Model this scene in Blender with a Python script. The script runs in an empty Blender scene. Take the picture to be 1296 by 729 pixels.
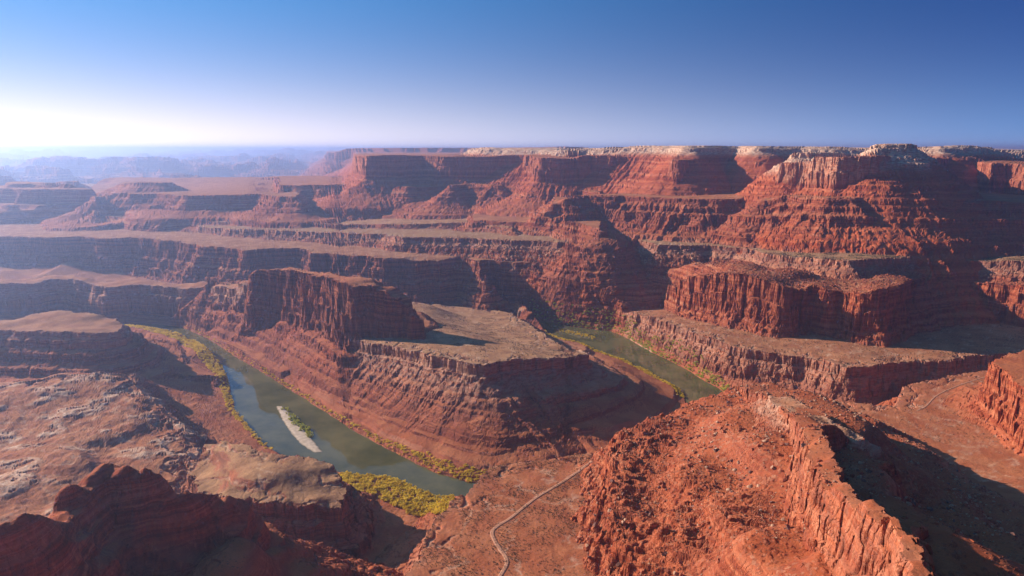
import bpy, math
import numpy as np
from mathutils import Vector
# ------------------------------------------------------------------ camera, sky, sun, exposure
scene = bpy.context.scene
R_ = math.radians
cam_d = bpy.data.cameras.new('camera'); cam = bpy.data.objects.new('camera', cam_d); scene.collection.objects.link(cam)
cam_d.sensor_width = 36.0; cam_d.lens = 860.0/1296.0*36.0; cam_d.clip_start = .5; cam_d.clip_end = 300000
cam.location = (0, 0, 600); cam.rotation_euler = (R_(90)-math.atan(175.5/860.0), 0, 0)
scene.camera = cam
SUN_EL, SUN_AZ = R_(21.5), R_(-66.0)          # azimuth measured from +Y towards +X
world = bpy.data.worlds.new('World'); scene.world = world; world.use_nodes = True
wn = world.node_tree.nodes; wl = world.node_tree.links
wn.clear()
sky = wn.new('ShaderNodeTexSky'); sky.sky_type = 'NISHITA'; sky.sun_disc = False
sky.sun_elevation = SUN_EL; sky.sun_rotation = SUN_AZ; sky.altitude = 1800; sky.air_density = 1.5; sky.dust_density = 0.0; sky.ozone_density = 10.0
bg = wn.new('ShaderNodeBackground'); bg.inputs['Strength'].default_value = .08
wo = wn.new('ShaderNodeOutputWorld')
def vm(op, a, b, out=0):
    nd = wn.new('ShaderNodeVectorMath'); nd.operation = op
    for i, v in enumerate((a, b)):
        if isinstance(v, tuple): nd.inputs[i].default_value = v
        else: wl.new(v, nd.inputs[i])
    return nd.outputs[out]
def fm(op, a, b=0.):
    nd = wn.new('ShaderNodeMath'); nd.operation = op
    for i, v in enumerate((a, b)):
        if isinstance(v, (int, float)): nd.inputs[i].default_value = v
        else: wl.new(v, nd.inputs[i])
    return nd.outputs[0]
# Nishita sky plus the dusty air's own glow: a broad one towards the sun and a pale band along the horizon
tcd = wn.new('ShaderNodeTexCoord'); dirv = tcd.outputs['Generated']
sdv = (math.sin(SUN_AZ)*math.cos(SUN_EL), math.cos(SUN_AZ)*math.cos(SUN_EL), math.sin(SUN_EL))
dt = vm('DOT_PRODUCT', dirv, sdv, 1); g1 = fm('POWER', fm('MAXIMUM', fm('MULTIPLY', fm('ADD', dt, 1.), .5), 0.), 3.)
sxyz = wn.new('ShaderNodeSeparateXYZ'); wl.new(dirv, sxyz.inputs[0])
g2 = fm('POWER', 2.71828, fm('MULTIPLY', fm('MAXIMUM', sxyz.outputs[2], 0.), -1/.06)); g3 = fm('MULTIPLY', g1, g2)
def tint(f, c):
    nd = wn.new('ShaderNodeVectorMath'); nd.operation = 'SCALE'; nd.inputs[0].default_value = tuple(v/.08 for v in c); wl.new(f, nd.inputs[3]); return nd.outputs[0]
tot = vm('MULTIPLY', sky.outputs[0], (.085, .100, .33))
for f, c in ((g1, (.0297, .222, .375)), (g2, (.0125, .160, .390)), (g3, (1.448, .737, 0.))): tot = vm('ADD', tot, tint(f, c))
wl.new(tot, bg.inputs['Color'])
wl.new(bg.outputs[0], wo.inputs[0])
sun_d = bpy.data.lights.new('sun', 'SUN'); sun_d.energy = 5.0; sun_d.angle = R_(.5); sun_d.color = (1., .88, .75)
sun = bpy.data.objects.new('sun', sun_d); scene.collection.objects.link(sun)
sdir = Vector((math.sin(SUN_AZ)*math.cos(SUN_EL), math.cos(SUN_AZ)*math.cos(SUN_EL), math.sin(SUN_EL)))
sun.rotation_euler = sdir.to_track_quat('Z', 'Y').to_euler(); sun.location = (-500, 200, 900)
vs = scene.view_settings; vs.view_transform = 'Standard'; vs.look = 'None'; vs.gamma = 1; vs.use_curve_mapping = False; vs.exposure = .85
scene.cycles.max_bounces = 5; scene.cycles.diffuse_bounces = 1; scene.cycles.volume_bounces = 1; scene.cycles.use_denoising = True
scene.cycles.sample_clamp_indirect = 4
# ------------------------------------------------------------------ terrain data
CAM_Z = 600.0; FPX = 860.0; PITCH = math.atan(175.5/860.0)
CP, SP = math.cos(PITCH), math.sin(PITCH)
def P(px, py, z, back=0.0):
    """point of the plan that the photograph shows at (px, py) when it lies at height z; back = metres further out"""
    u = (px-648.0)/FPX; v = (364.5-py)/FPX
    dx, dy, dz = u, CP+v*SP, -SP+v*CP
    t = (z-CAM_Z)/dz
    x, y = dx*t, dy*t
    if back:
        r = math.hypot(x, y); x += x/r*back; y += y/r*back
    return (x, y, z)
def D(px, dist, z):
    """point at a forward distance"""
    u = (px-648.0)/FPX
    return (u*dist, dist, z)

LAY = []
def layer(name, obj, pts, prof, warp=(14, 90), flute=(2.5, 14), stair=.6, top=1.0, back=None, pale=0., hue=0., dust=.6,
          extra=(), gully=4., rubble=0., rough=0., fit=None):
    if fit is None and prof[-1][0] >= 200: prof = list(prof[:-1])+[(250, 200)]      # every apron ends in a slope that dives under the next bench
    LAY.append(dict(name=name, obj=obj, pts=pts, prof=prof, warp=warp, flute=flute, stair=stair, top=top, back=back,
                    pale=pale, hue=hue, dust=dust, extra=list(extra), gully=gully, rubble=rubble, rough=rough, fit=fit))

def C(*a):
    return [P(*p) for p in a]

# ---- river outline (z = 0)
RIVER = C((20,410,0),(100,409.5,0),(150,409.5,0),(172,409,0),(200,410.5,0),(232,415,0),(262,428,0),(290,446,0),(311,459,0),(354,485,0),(400,514,0),(451,547,0),
          (506,577,0),(550,598,0),(595,611,0),(640,613,0),(700,605,0),(760,585,0),(810,560,0),(855,532,0),(868,510,0),(865,497,0),
          (855,490,0),(838,481,0),(814,467,0),(790,456,0),(760,446,0),(738,436,0),(712,430,0),(690,420,0),(673,408,0),(660,402,0),(620,398,0),
          (620,393,0),(660,398,0),(676,403,0),(698,408,0),(730,414,0),(773,419,0),(790,426,0),(823,445,0),(848,457,0),(873,470,0),
          (888,480,0),(910,492,0),(930,512,0),(920,540,0),(880,572,0),(800,602,0),(740,625,0),(680,640,0),(620,645,0),(567,638,0),(537,625,0),
          (499,609,0),(448,603,0),(385,590,0),(338,566,0),(318,545,0),(298,520,0),(289,482,0),(283,467,0),(270,452,0),(252,437,0),
          (228,424,0),(200,417,0),(172,412.5,0),(150,412.5,0),(100,413,0),(20,414,0))

# ---- far things first
layer('far plateau','far_plateau',[D(418,9800,540),D(438,9500,612),D(480,9300,618),D(530,9000,620),D(604,9000,620),D(650,8200,624),D(735,7000,632)],
      [(30,130),(200,90),(900,160)],(260,1500),(10,200),.3,4,back=14000,hue=.2,gully=10)
layer('rim plateau','rim_mesa',[D(452,4700,560),D(455,4150,562),D(468,3816,566),D(500,3860,570),D(536,3960,566),D(562,3820,562),D(600,3800,562),D(660,3780,570),
      D(683,3500,560),D(715,3470,556),D(748,3480,572),D(795,3430,566),D(812,3440,545),D(835,3220,548),D(855,3020,557),D(860,3030,556),D(900,3170,552),D(928,3270,548),
      D(940,3140,548),D(952,3030,548),D(968,3060,548),D(990,3150,548),D(1100,3100,548),D(1190,3050,552),D(1215,3150,552),D(1228,3000,548),D(1245,2800,548),
      D(1268,2790,545),D(1292,2700,535),D(1310,2850,535),D(1500,2700,545)],
      [(9,55),(6,4),(9,60),(20,12),(110,70),(200,60),(900,100)],(16,120),(5,26),.35,3,back=9000,pale=.12,hue=.5,gully=5)
layer('slickrock','slickrock_upland',[D(600,4300,608),D(612,4100,612),D(650,3950,606),D(700,3800,600),D(740,3700,604),D(780,3620,612),D(800,3560,619),D(850,3380,618),D(866,3220,616),
      D(900,3330,617),D(930,3420,616),D(952,3200,615),D(1000,3300,614),D(1040,3250,612),D(1100,3300,606),D(1150,3200,610),D(1180,3100,614),D(1215,3200,618),
      D(1240,3250,612),D(1260,3300,597),D(1350,3300,590)],
      [(14,10),(34,7),(14,14),(40,14),(300,40)],(34,190),(2,40),.6,2.5,back=8000,pale=1.,hue=.6,dust=.5)
layer('mesa A','outlying_mesa',[D(148,4400,382),D(180,4280,396),D(212,4280,397),D(225,4400,392),D(222,4520,392),D(165,4560,392)],
      [(8,14),(90,40),(400,60)],(10,120),(4,40),.6,2,hue=.2)
layer('mesa A2','outlying_mesa',[D(330,5600,372),D(360,5500,382),D(395,5500,380),D(400,5900,380),D(345,6000,372)],[(8,20),(120,50),(500,60)],(20,160),(4,40),.6,2,hue=.2)
layer('mesa A3','outlying_mesa',[D(76,5400,345),D(92,5350,355),D(108,5400,350),D(104,5600,350),D(82,5600,345)],[(8,20),(120,50),(500,60)],(20,160),(4,40),.6,2,hue=.2)
layer('V2','slope_bench',[P(352,236,394),P(358,234.5,398),P(400,234,400),P(430,234,401),P(464,234,402),D(520,3650,404),D(560,3700,404),D(700,3500,402),D(760,3200,402)],
      [(7,14),(40,25),(6,10),(60,40),(150,45),(600,60)],(45,190),(6,40),.7,2,back=1500,hue=.25)
layer('V','slope_bench',[P(118,262,300),P(130,249,340),P(138,245,358),P(155,244.5,360),P(200,245.5,360),P(214,246,360),P(222,247.5,356),P(240,247,360),P(280,246.5,361),P(324,246,362),P(345,248,362),P(380,250,362)],
      [(7,16),(30,22),(6,8),(50,30),(150,30),(600,60)],(40,210),(6,40),.7,2,back=2600,hue=.15)
layer('small mesa','capped_hill',[P(570,234.6,415),P(585,233.6,416),P(600,233,417),P(622,234,417),P(634,235,414),P(634,235,414,60),P(600,233,416,110),P(570,234.6,414,80)],
      [(5,10),(60,36),(5,8),(90,46),(160,40),(600,60)],(16,60),(5,26),.8,1,hue=.3,gully=9)
layer('hillock','capped_hill',[P(690,246,372),P(706,244,376),P(720,248,372),P(712,246,372,60)],
      [(60,36),(120,50),(600,60)],(16,60),(5,26),.5,1,hue=.4,gully=7)
# Wingate mesa on the right
layer('right mesa','sandstone_mesa',[D(982,2800,545),D(983,2730,548),D(997,2690,550),D(1019,2640,553),D(1023,2600,574),D(1054,2500,573),D(1085,2470,576),D(1112,2475,578),
      D(1124,2560,574),D(1147,2740,570),D(1190,2980,562),D(1215,3200,560),D(1100,3300,560),D(1000,3100,550)],
      [(7,52),(4,3),(7,58),(14,8),(60,34),(7,6),(90,48),(130,60),(300,80)],(9,55),(5,17),.55,2,pale=.45,hue=.8,gully=5)
layer('mesa cap','slickrock_dome',[D(1092,2590,600),D(1100,2560,606),D(1140,2570,606),D(1150,2660,604),D(1140,2900,604),D(1090,2900,600)],
      [(4,10),(6,2),(6,12),(30,14),(200,60)],(7,50),(3,20),1.,1,pale=1.,hue=.7,dust=.2)
layer('mesa dome','slickrock_dome',[D(1098,2610,619),D(1112,2590,621),D(1142,2600,621),D(1145,2680,620),D(1100,2700,619)],
      [(5,6),(5,2),(8,10),(30,20),(200,60)],(5,40),(2,15),1.,1,pale=1.,hue=.7,dust=.2)
layer('mesa cap low','slickrock_dome',[D(996,2850,585),D(1004,2800,590),D(1024,2780,590),D(1034,2850,588),D(1060,3000,588),D(1000,3050,585)],
      [(5,12),(5,2),(8,14),(30,20),(200,60)],(7,40),(3,15),1.,1,pale=1.,hue=.7,dust=.2)
# long slope bench below the rim wall
layer('C','slope_bench',[P(700,258,372),P(722,252,392),P(735,247.5,404),P(768,247,405),P(800,248.5,404),P(828,250,404),P(883,252,404),P(920,252,405),P(963,248,412),D(985,2790,425),D(1020,2720,430),D(1060,2640,430)],
      [(6,12),(42,26),(5,9),(45,26),(5,9),(60,34),(100,26),(600,40)],(26,105),(4,18),.95,1.5,back=700,hue=.25,gully=8,rubble=.3)
layer('C slope right','slope_bench',[D(960,2560,412),D(1000,2530,432),D(1040,2400,434),D(1075,2370,436),D(1120,2400,436),D(1150,2395,434),D(1200,2370,430),D(1240,2370,425),D(1300,2370,420),D(1500,2800,425)],
      [(5,9),(42,24),(5,9),(45,26),(6,12),(45,34),(40,26),(600,60)],(20,75),(4,18),.95,1.5,back=900,hue=.3,gully=6,rubble=.2)
layer('low ledge','slope_bench',[P(598,279.5,292),P(612,279,294),P(650,281,292),P(690,279,300),P(730,283,310),P(760,290,310)],
      [(6,9),(20,10),(5,7),(60,20),(600,60)],(10,60),(4,18),.8,1,back=350,hue=.2,gully=4)
# upper flat and shelf
layer('U','upper_terrace',[P(60,268,246),P(82,269.5,250),P(125,274,248),P(160,275,247),P(190,275.5,247),P(217,277,246),P(275,281,244),P(324,282,244),P(400,284,251),P(449,284.5,257),P(500,284,266),P(531,283.5,268),P(574,282,274),P(610,284,276),P(650,290,278)],
      [(4,12),(45,14),(60,10),(200,110),(600,60)],(22,120),(4,20),.4,1.5,back=4200,hue=.1,dust=1.,rubble=.8,gully=3)
layer('shelf left','shelf_terrace',[P(250,287,228),P(290,290,233),P(324,290.5,235),P(399,294,240),P(484,296.5,248),P(504,300,250),P(560,301,252),P(600,301.5,254),P(648,304,256),P(690,305,258),P(715,307,258),P(742,307,258),P(755,301,260),P(775,298,262),P(800,300,262),P(818,307,260),P(833,310,260),P(868,311,260),P(898,310.5,260),P(925,313,261),P(950,316,262),P(972,321,264),P(997,324.5,266),P(1030,327,271),
      P(1047,328.5,274),P(1077,330,278),P(1112,327.5,278),P(1147,325.5,273),P(1177,325,262),P(1192,327,256),P(1237,330,258),P(1296,331,267),P(1500,335,300)],
      [(4,15),(42,30),(5,6),(32,20),(70,60),(100,120)],(15,80),(4,14),.4,1.2,back=2500,pale=.25,hue=.2,dust=1.,rubble=1.,gully=3)
layer('D left','lower_wall',[P(-300,296,200),P(0,299.5,202),P(60,301,202),P(100,299.5,203),P(130,302,202),P(160,301,202),P(220,305,202),P(250,311,201),P(290,314,200),P(312,318,198),P(324,316,198),P(345,314,199),P(379,315,199),P(404,321,197),P(430,322,198),P(464,325,200),P(499,327,200),P(534,330,193),P(560,330,191),P(585,323,192),P(598,328,190),P(606,334,185),P(613,344,165),P(620,339,178),P(632,333.5,187),P(665,332,187),P(700,332.5,187),P(715,333,186),P(752,337,180),P(775,341,172),P(792,349,152),P(806,358,132),P(812,357,132,60)],
      [(8,36),(7,5),(9,30),(26,18),(7,20),(22,14),(7,16),(40,22),(400,60)],(22,95),(7,20),.7,2,back=1800,hue=0.,dust=.7,gully=5,rubble=.25)
layer('red butte','red_butte',[D(846,2260,122),D(853,2200,160),D(866,2130,190),D(880,2085,211),D(892,2035,226),D(918,1975,239),D(943,1920,249),D(965,1885,244),D(985,1845,238),D(997,1818,235),D(1006,1822,230),D(1018,1862,217),P(1034,361,230),P(1052,367,223),P(1064,369,219),P(1092,370,231),P(1112,366,241),P(1128,364,238),P(1142,361,232),P(1160,354,222),P(1176,351,206),P(1190,353,197),P(1202,357,193),P(1222,357,202),P(1240,359,204),P(1256,359,212),P(1270,360,212),P(1300,362,220),P(1500,368,264)],
      [(7,52),(5,5),(8,50),(16,22),(24,22),(200,60)],(11,55),(6,13),.55,2,back=240,hue=.3,dust=.6,gully=5,rubble=.35,extra=[P(1000,340,254),P(940,333,258)])
layer('white piece','white_rim_bench',[P(655,394,48),P(672,390,56),P(698,385.5,62),P(720,386.5,63),P(743,388.5,63),P(775,390,64),P(808,391.5,66),P(830,388,66)],
      [(4,34),(5,2),(4,14),(60,20),(200,30)],(6,45),(3,12),.3,1,back=300,pale=.6,hue=.2, fit=3)
layer('right bench','white_rim_bench',[P(775,394,64),P(808,398.5,79),P(830,403,88),P(848,409,94),P(873,419,98),P(898,426.5,100),P(923,437,99),P(948,442,98),P(972,445,98),P(997,450,98),P(1022,452.5,98),P(1054,460,105),P(1072,464,104),P(1092,464,104),P(1117,461,105),P(1147,457,98),P(1184,457,98),P(1202,457,98),P(1222,451,98),P(1247,449,98),P(1272,448,99),P(1500,446,115)],
      [(3,24),(4,2),(18,34),(4,12),(22,18),(50,14),(200,40)],(7,40),(3.5,10),.4,1.2,back=1000,pale=.3,hue=.25,dust=.65,gully=3, fit=3)
layer('left wall','left_wall',[P(-300,362,136),P(0,358,132),P(40,359,130),P(66,353,134),P(90,353,132),P(137,363,122),P(165,360,124),P(200,361,122),P(228,365,120),P(245,364,124),P(262,362,132),P(290,364,146),P(316,362,170),P(326,360,190)],
      [(7,30),(8,6),(8,22),(25,12),(8,24),(40,18),(300,30)],(14,80),(4,22),.8,4,back=110,pale=.35,hue=0.,dust=.5,gully=4, fit=3)
layer('little tower','sandstone_fin',[P(261,349,170),P(268,347,174),P(276,349,172),P(286,355,160),P(286,356,160,25),P(262,350,170,30)],
      [(4,30),(10,20),(20,20),(300,200)],(4,18),(2,7),.6,2,hue=0.,dust=.2)
layer('fin','sandstone_fin',[P(317,352,213),P(326,341,237),P(350,341,242),P(374,343,247),P(400,349,250),P(419,351,256),P(437,358,259),P(446,362,255),P(464,361,254),P(484,368,244),P(500,375,230),P(512,385,211),P(522,398,192),P(532,404,179),
      P(532,400,183,22),P(516,377,224,30),P(499,366,244,45),P(464,355,262,50),P(420,349,260,60),P(374,343,248,75),P(317,351,215,70)],
      [(5,42),(3,2),(4,34),(5,4),(5,40),(3,2),(4,22),(8,12),(60,150)],(7,40),(6,11),.5,3,hue=.05,dust=.4,gully=3)
layer('fin apron','sandstone_fin',[P(438,412,132),P(470,418,129),P(512,424,127),P(538,418,128),P(545,408,128),P(530,400,135,60),P(470,400,142,60)],
      [(18,12),(300,60)],(6,30),(2,11),.8,1,hue=.05,dust=.5,gully=2)
layer('talus crest','river_peninsula',[P(440,446,94),P(415,432,97),P(385,414,97),P(352,400,96),P(330,397,95),P(300,396,86),P(270,394,68),P(240,399,28),P(300,366,111,30),P(440,365,171,60),P(470,440,96)],
      [(40,24),(5,9),(38,22),(4,8),(40,22),(4,8),(38,18)],(12,60),(3,9),.85,2,hue=.1,dust=.3,gully=5,rubble=.5, fit=0)
layer('peninsula','river_peninsula',[P(430,424,120),P(441,429,120),P(464,433,123),P(486,436.5,126),P(509,441,129),P(536,447.5,132),P(554,451,134),P(574,454,135),P(592,459,135),P(613,462,135),P(630,459,134),P(648,455,132),P(673,454,128),P(700,453.5,122),P(718,452.5,116),P(730,450,112),P(744,447.5,110),
      P(743,444,109),P(723,441,100),P(705,432,90),P(693,426,80),P(680,417,65),P(670,409.5,56),P(658,403,50),P(648,396,46),P(620,391,45),P(590,388,46),P(545,384,50),P(510,386,85),P(440,380,118)],
      [(4,25),(8,4),(3,8),(26,20),(4,8),(34,22),(4,8),(38,22),(4,7),(40,20),(40,20)],(6,34),(2.5,9),.8,1.5,pale=.36,hue=0.05,dust=.95,gully=5.5,rubble=.35, fit=3)
layer('dark butte','ledgy_butte',[P(-250,420,140),P(0,418,140),P(60,419,142),P(120,421,140),P(150,419,138),P(156,412,134),P(150,404,140),P(112,395,150),P(75,392,154),P(45,396,150),P(15,404,146),P(-250,404,146)],
      [(5,16),(12,5),(5,18),(24,8),(6,20),(30,10),(6,14),(60,16),(300,40)],(8,50),(4,18),.8,3,pale=.25,hue=-.1,dust=.7)
layer('west bench','west_bench',[P(-300,492,96),P(0,488,95),P(37,482,97),P(75,475,98),P(112,472,97),P(150,470,94),P(163,473,86),P(185,498,76),P(210,520,66),P(232,540,58),P(240,560,58),P(236,600,62),P(200,640,72),P(100,680,82),P(0,700,90),P(-300,760,100)],
      [(60,16),(6,5),(70,16),(6,5),(110,14),(300,20)],(16,60),(3,16),.5,7,pale=.25,hue=-.05,dust=.45,gully=4,extra=[P(60,520,84),P(130,540,78),P(50,590,86),P(170,570,64)], fit=0)
layer('knob','rounded_knoll',[P(262,562,96),P(289,556,104),P(315,562,108),P(341,572,108),P(367,574,108),P(405,578,106),P(420,584,102),P(432,600,94),P(440,620,86),P(430,640,88),P(390,640,96),P(335,634,100),P(300,630,100),P(250,622,94),P(240,596,88)],
      [(4,22),(8,5),(4,16),(20,12),(5,18),(40,20),(300,60)],(8,40),(3,10),.7,3,hue=-.05,dust=1.,pale=.1,extra=[P(330,600,112)])
layer('road bench','road_bench',[P(500,800,100),P(516,722,100),P(530,706,100),P(534,694,100),P(539,672,100),P(552,655,100),P(567,639,100),P(591,621,100),P(609,601,99),P(624,590,98),P(645,585.5,97),P(681,580.5,96),P(720,576,96),P(749,574,96),P(800,565,95),P(870,545,95),P(930,518,95),P(990,504,96),P(1050,506,98),P(1110,512,99),P(1134,511,99),P(1141,494,100),P(1148,486,100),P(1179,480,100),P(1222,471,101),P(1252,467,102),P(1296,462,103),P(1500,450,105),P(1900,600,120),P(1400,900,130),P(900,900,110)],
      [(4,26),(8,3),(4,14),(14,8),(5,14),(60,20),(300,40)],(5,40),(2.5,9),.5,1.5,pale=.2,hue=.35,dust=.35,gully=3)
layer('right edge cliff','buttress',[P(1256,458,198),P(1266,451,202),P(1280,446,205),P(1310,441,208),P(1500,425,212),P(1700,520,205),P(1400,545,190),P(1310,512,188),P(1299,498,190),P(1288,486,192),P(1270,470,196)],
      [(6,44),(3,2),(6,36),(20,10),(120,26),(300,50)],(7,26),(4,9),.5,2,hue=.45,dust=.3,gully=4)
layer('nose','foreground_spur',[P(790,541,165),P(786,556,161),P(782,582,157),P(776,608,154),P(773,632,150),P(778,662,147),P(793,695,146),P(812,729,150),P(860,830,160),P(1100,1000,250),P(1250,850,300),P(1100,560,200),P(1040,515,190),P(975,493,196),P(940,488,197),P(905,499,190),P(870,512,184),P(835,526,174),P(800,538,167)],
      [(12,17),(6,4),(14,22),(8,7),(14,15),(300,50)],(12,42),(5,13),.85,3,hue=.4,dust=.05,gully=5,rubble=1.,rough=1.,
      extra=[P(985,562,222),P(1000,700,236),P(1060,706,255),P(900,600,186),P(860,680,172),P(940,650,205),P(960,530,208)])
layer('crest','foreground_ridge',[P(934,487,206),P(946,492,210),P(968,503,222),P(978,512,228),P(990,519,238),P(1004,528,246),P(1012,540,254),P(1016,560,263),P(1024,590,275),P(1044,618,293),P(1075,640,308),P(1104,656,322),P(1132,672,334),P(1146,700,342),P(1150,735,350),P(1160,860,385),
      P(1330,1100,400),P(1176,720,348),P(1164,684,343),P(1140,660,336),P(1112,636,325),P(1076,613,308),P(1056,584,292),P(1050,557,278),P(1037,540,266),P(1096,554,236),P(1057,534,236),P(1006,503,222),P(955,487,207)],
      [(3.5,22),(2.5,1.5),(3.5,22),(4,2),(4,24),(14,8),(30,20),(400,100)],(3.5,26),(2.1,9),.45,1.5,pale=.12,hue=.5,dust=.15,gully=4,rubble=1.)
layer('crest back','foreground_ridge',[P(960,488,204),P(1006,503,218),P(1040,530,226),P(1062,556,232),P(1085,600,240),P(1110,640,250),P(1135,670,255),P(1150,729,254),P(1500,900,225),P(1550,800,180),P(1350,690,140),P(1230,610,122),P(1150,560,136),P(1090,522,150),P(1010,494,175)],
      [(20,9),(5,6),(30,14),(5,6),(60,24),(400,100)],(10,50),(4,10),.8,2,pale=.1,hue=.35,dust=.0,gully=5,rubble=1., extra=[P(1160,620,178),P(1200,680,190),P(1290,650,138)])
layer('slab','foreground_ridge',[P(974,500,225),P(1006,504,229),P(1030,519,234),P(1057,535,238),P(1096,555,236),P(1078,560,238),P(1060,545,242),P(1024,532,243),P(998,521,238),P(974,507,228)],
      [(1.5,3.5),(3,1),(1.5,3),(100,60)],(2.5,14),(1.5,5),.3,1.2,pale=.5,hue=.4,dust=.8,rubble=1.)
layer('left fore ridge','shadowed_ridge',[P(-400,700,340),P(-100,650,315),P(0,642,300),P(18,645,294),P(28,638,296),P(40,640,290),P(62,648,268),P(84,610,266),P(110,592,266),P(131,577,270),P(155,576,272),P(181,579,268),P(200,590,256),P(214,608,240),P(233,621,226),P(254,618,222),P(272,613,221),P(286,618,214),P(299,627,202),P(303,640,190),
      P(296,668,176),P(280,648,186),P(255,640,196),P(225,640,206),P(200,612,232),P(178,604,244),P(155,601,248),P(135,602,248),P(112,622,240),P(90,646,238),P(62,680,240),P(40,676,262),P(18,680,268),P(0,680,272),P(-100,695,290),P(-400,760,315)],
      [(10,10),(8,14),(7,8),(7,20),(14,14),(6,14),(22,26),(50,60),(400,140)],(2,34),(.8,9),.8,.6,hue=.1,dust=.1,gully=5)
layer('fore talus','shadowed_ridge',[P(318,668,158),P(345,690,140),P(390,712,128),P(430,740,118),P(300,900,150),P(200,800,190),P(290,690,176)],
      [(40,22),(60,45),(200,100)],(6,28),(3,8),.5,1,hue=.3,dust=.1,gully=4)
layer('viewpoint','viewpoint_rim',[(-60,-2.0,598.2),(-12,0.5,598.2),(0,2.5,598.2),(9,0.,598.2),(30,-12,598.),(120,-20,598.),(2500,-900,600),(2500,-6000,610),(-1500,-6000,610),(-1500,-1400,600),(-150,-60,599)],
      [(2.5,60),(5,3),(6,100),(50,40),(170,210),(120,80),(200,60)],(2,40),(.6,9),.5,.15,hue=.5,dust=.4)

# ------------------------------------------------------------------ noise
_rs = np.random.RandomState(7)
_PERM = _rs.permutation(4096).astype(np.int32)
_G2 = np.stack([np.cos(np.linspace(0, 2*np.pi, 4096, endpoint=False)), np.sin(np.linspace(0, 2*np.pi, 4096, endpoint=False))], 1).astype(np.float32)
def _h2(i, j, s):
    return _PERM[(_PERM[(i + s*57) & 4095] + j) & 4095]
def noise2(x, y, s=0):
    x0 = np.floor(x); y0 = np.floor(y)
    fx = (x-x0).astype(np.float32); fy = (y-y0).astype(np.float32)
    i = x0.astype(np.int32); j = y0.astype(np.int32)
    u = fx*fx*fx*(fx*(fx*6-15)+10); v = fy*fy*fy*(fy*(fy*6-15)+10)
    def g(a, b, dx, dy):
        G = _G2[_h2(a, b, s)]
        return G[..., 0]*dx + G[..., 1]*dy
    n00 = g(i, j, fx, fy); n10 = g(i+1, j, fx-1, fy); n01 = g(i, j+1, fx, fy-1); n11 = g(i+1, j+1, fx-1, fy-1)
    a = n00+u*(n10-n00); b = n01+u*(n11-n01)
    return (a+v*(b-a))*1.5
_V = _rs.rand(4096).astype(np.float32)*2-1
def noise3(x, y, z, s=0):
    x0 = np.floor(x); y0 = np.floor(y); z0 = np.floor(z)
    fx = (x-x0).astype(np.float32); fy = (y-y0).astype(np.float32); fz = (z-z0).astype(np.float32)
    i = x0.astype(np.int32); j = y0.astype(np.int32); k = z0.astype(np.int32)
    u = fx*fx*(3-2*fx); v = fy*fy*(3-2*fy); w = fz*fz*(3-2*fz)
    def c(a, b, d):
        return _V[_PERM[(_h2(a, b, s)+d) & 4095]]
    def pl(d):
        a = c(i, j, d); b = c(i+1, j, d); e = c(i, j+1, d); f = c(i+1, j+1, d)
        p = a+u*(b-a); q = e+u*(f-e)
        return p+v*(q-p)
    p = pl(k); q = pl(k+1)
    return p+w*(q-p)
def fbm2(x, y, L, octv=3, s=0, ridged=False):
    t = 0; a = 1.; tot = 0
    for o in range(octv):
        n = noise2(x/L, y/L, s+o*7)
        if ridged: n = 1-2*np.abs(n)
        t = t+a*n; tot += a; a *= .5; L *= .47
    return t/tot
def sstep(a, b, x):
    t = np.clip((x-a)/(b-a), 0, 1); return t*t*(3-2*t)

# ------------------------------------------------------------------ signed distance and rim height on a coarse polar grid
def poly_of(L):
    pts = list(L['pts'])
    if L['back']:
        fr = [pts[0], pts[-1]]
        far = []
        step = pts[::-1]
        for x, y, z in step:
            r = math.hypot(x, y); far.append((x+x/r*L['back'], y+y/r*L['back'], z))
        pts = pts+far[::1]
    return pts
def sdf(pts, x, y, arc=False):
    n = len(pts); d2 = np.full(x.shape, 1e18); sarc = np.zeros(x.shape); acc = 0.; inside = np.zeros(x.shape, bool)
    for k in range(n):
        ax, ay = pts[k][0], pts[k][1]; bx, by = pts[(k+1) % n][0], pts[(k+1) % n][1]
        ex, ey = bx-ax, by-ay; wx, wy = x-ax, y-ay
        t = np.clip((wx*ex+wy*ey)/(ex*ex+ey*ey+1e-9), 0, 1)
        qx, qy = wx-ex*t, wy-ey*t
        q2 = qx*qx+qy*qy; m = q2 < d2; l = math.hypot(ex, ey)
        sarc = np.where(m, acc+t*l, sarc); acc += l; d2 = np.minimum(d2, q2)
        if abs(ey) > 1e-9:
            c = ((ay > y) != (by > y)) & (x < ex*(y-ay)/ey+ax)
            inside ^= c
    d = np.sqrt(d2)
    return (np.where(inside, -d, d), sarc) if arc else np.where(inside, -d, d)
def rimz(pts, extra, x, y):
    num = np.zeros(x.shape); den = np.zeros(x.shape)
    for (a, b, z) in list(pts)+list(extra):
        w = 1/((x-a)**2+(y-b)**2+100.)**2.2
        num += w*z; den += w
    return num/den
def densify(pts, step):
    out = []
    n = len(pts)
    for k in range(n):
        a = pts[k]; b = pts[(k+1) % n]; l = math.hypot(b[0]-a[0], b[1]-a[1]); m = max(1, min(6, int(l/step)))
        for q in range(m):
            t = q/m; out.append(tuple(a[c]+(b[c]-a[c])*t for c in range(3)))
    return out
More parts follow.
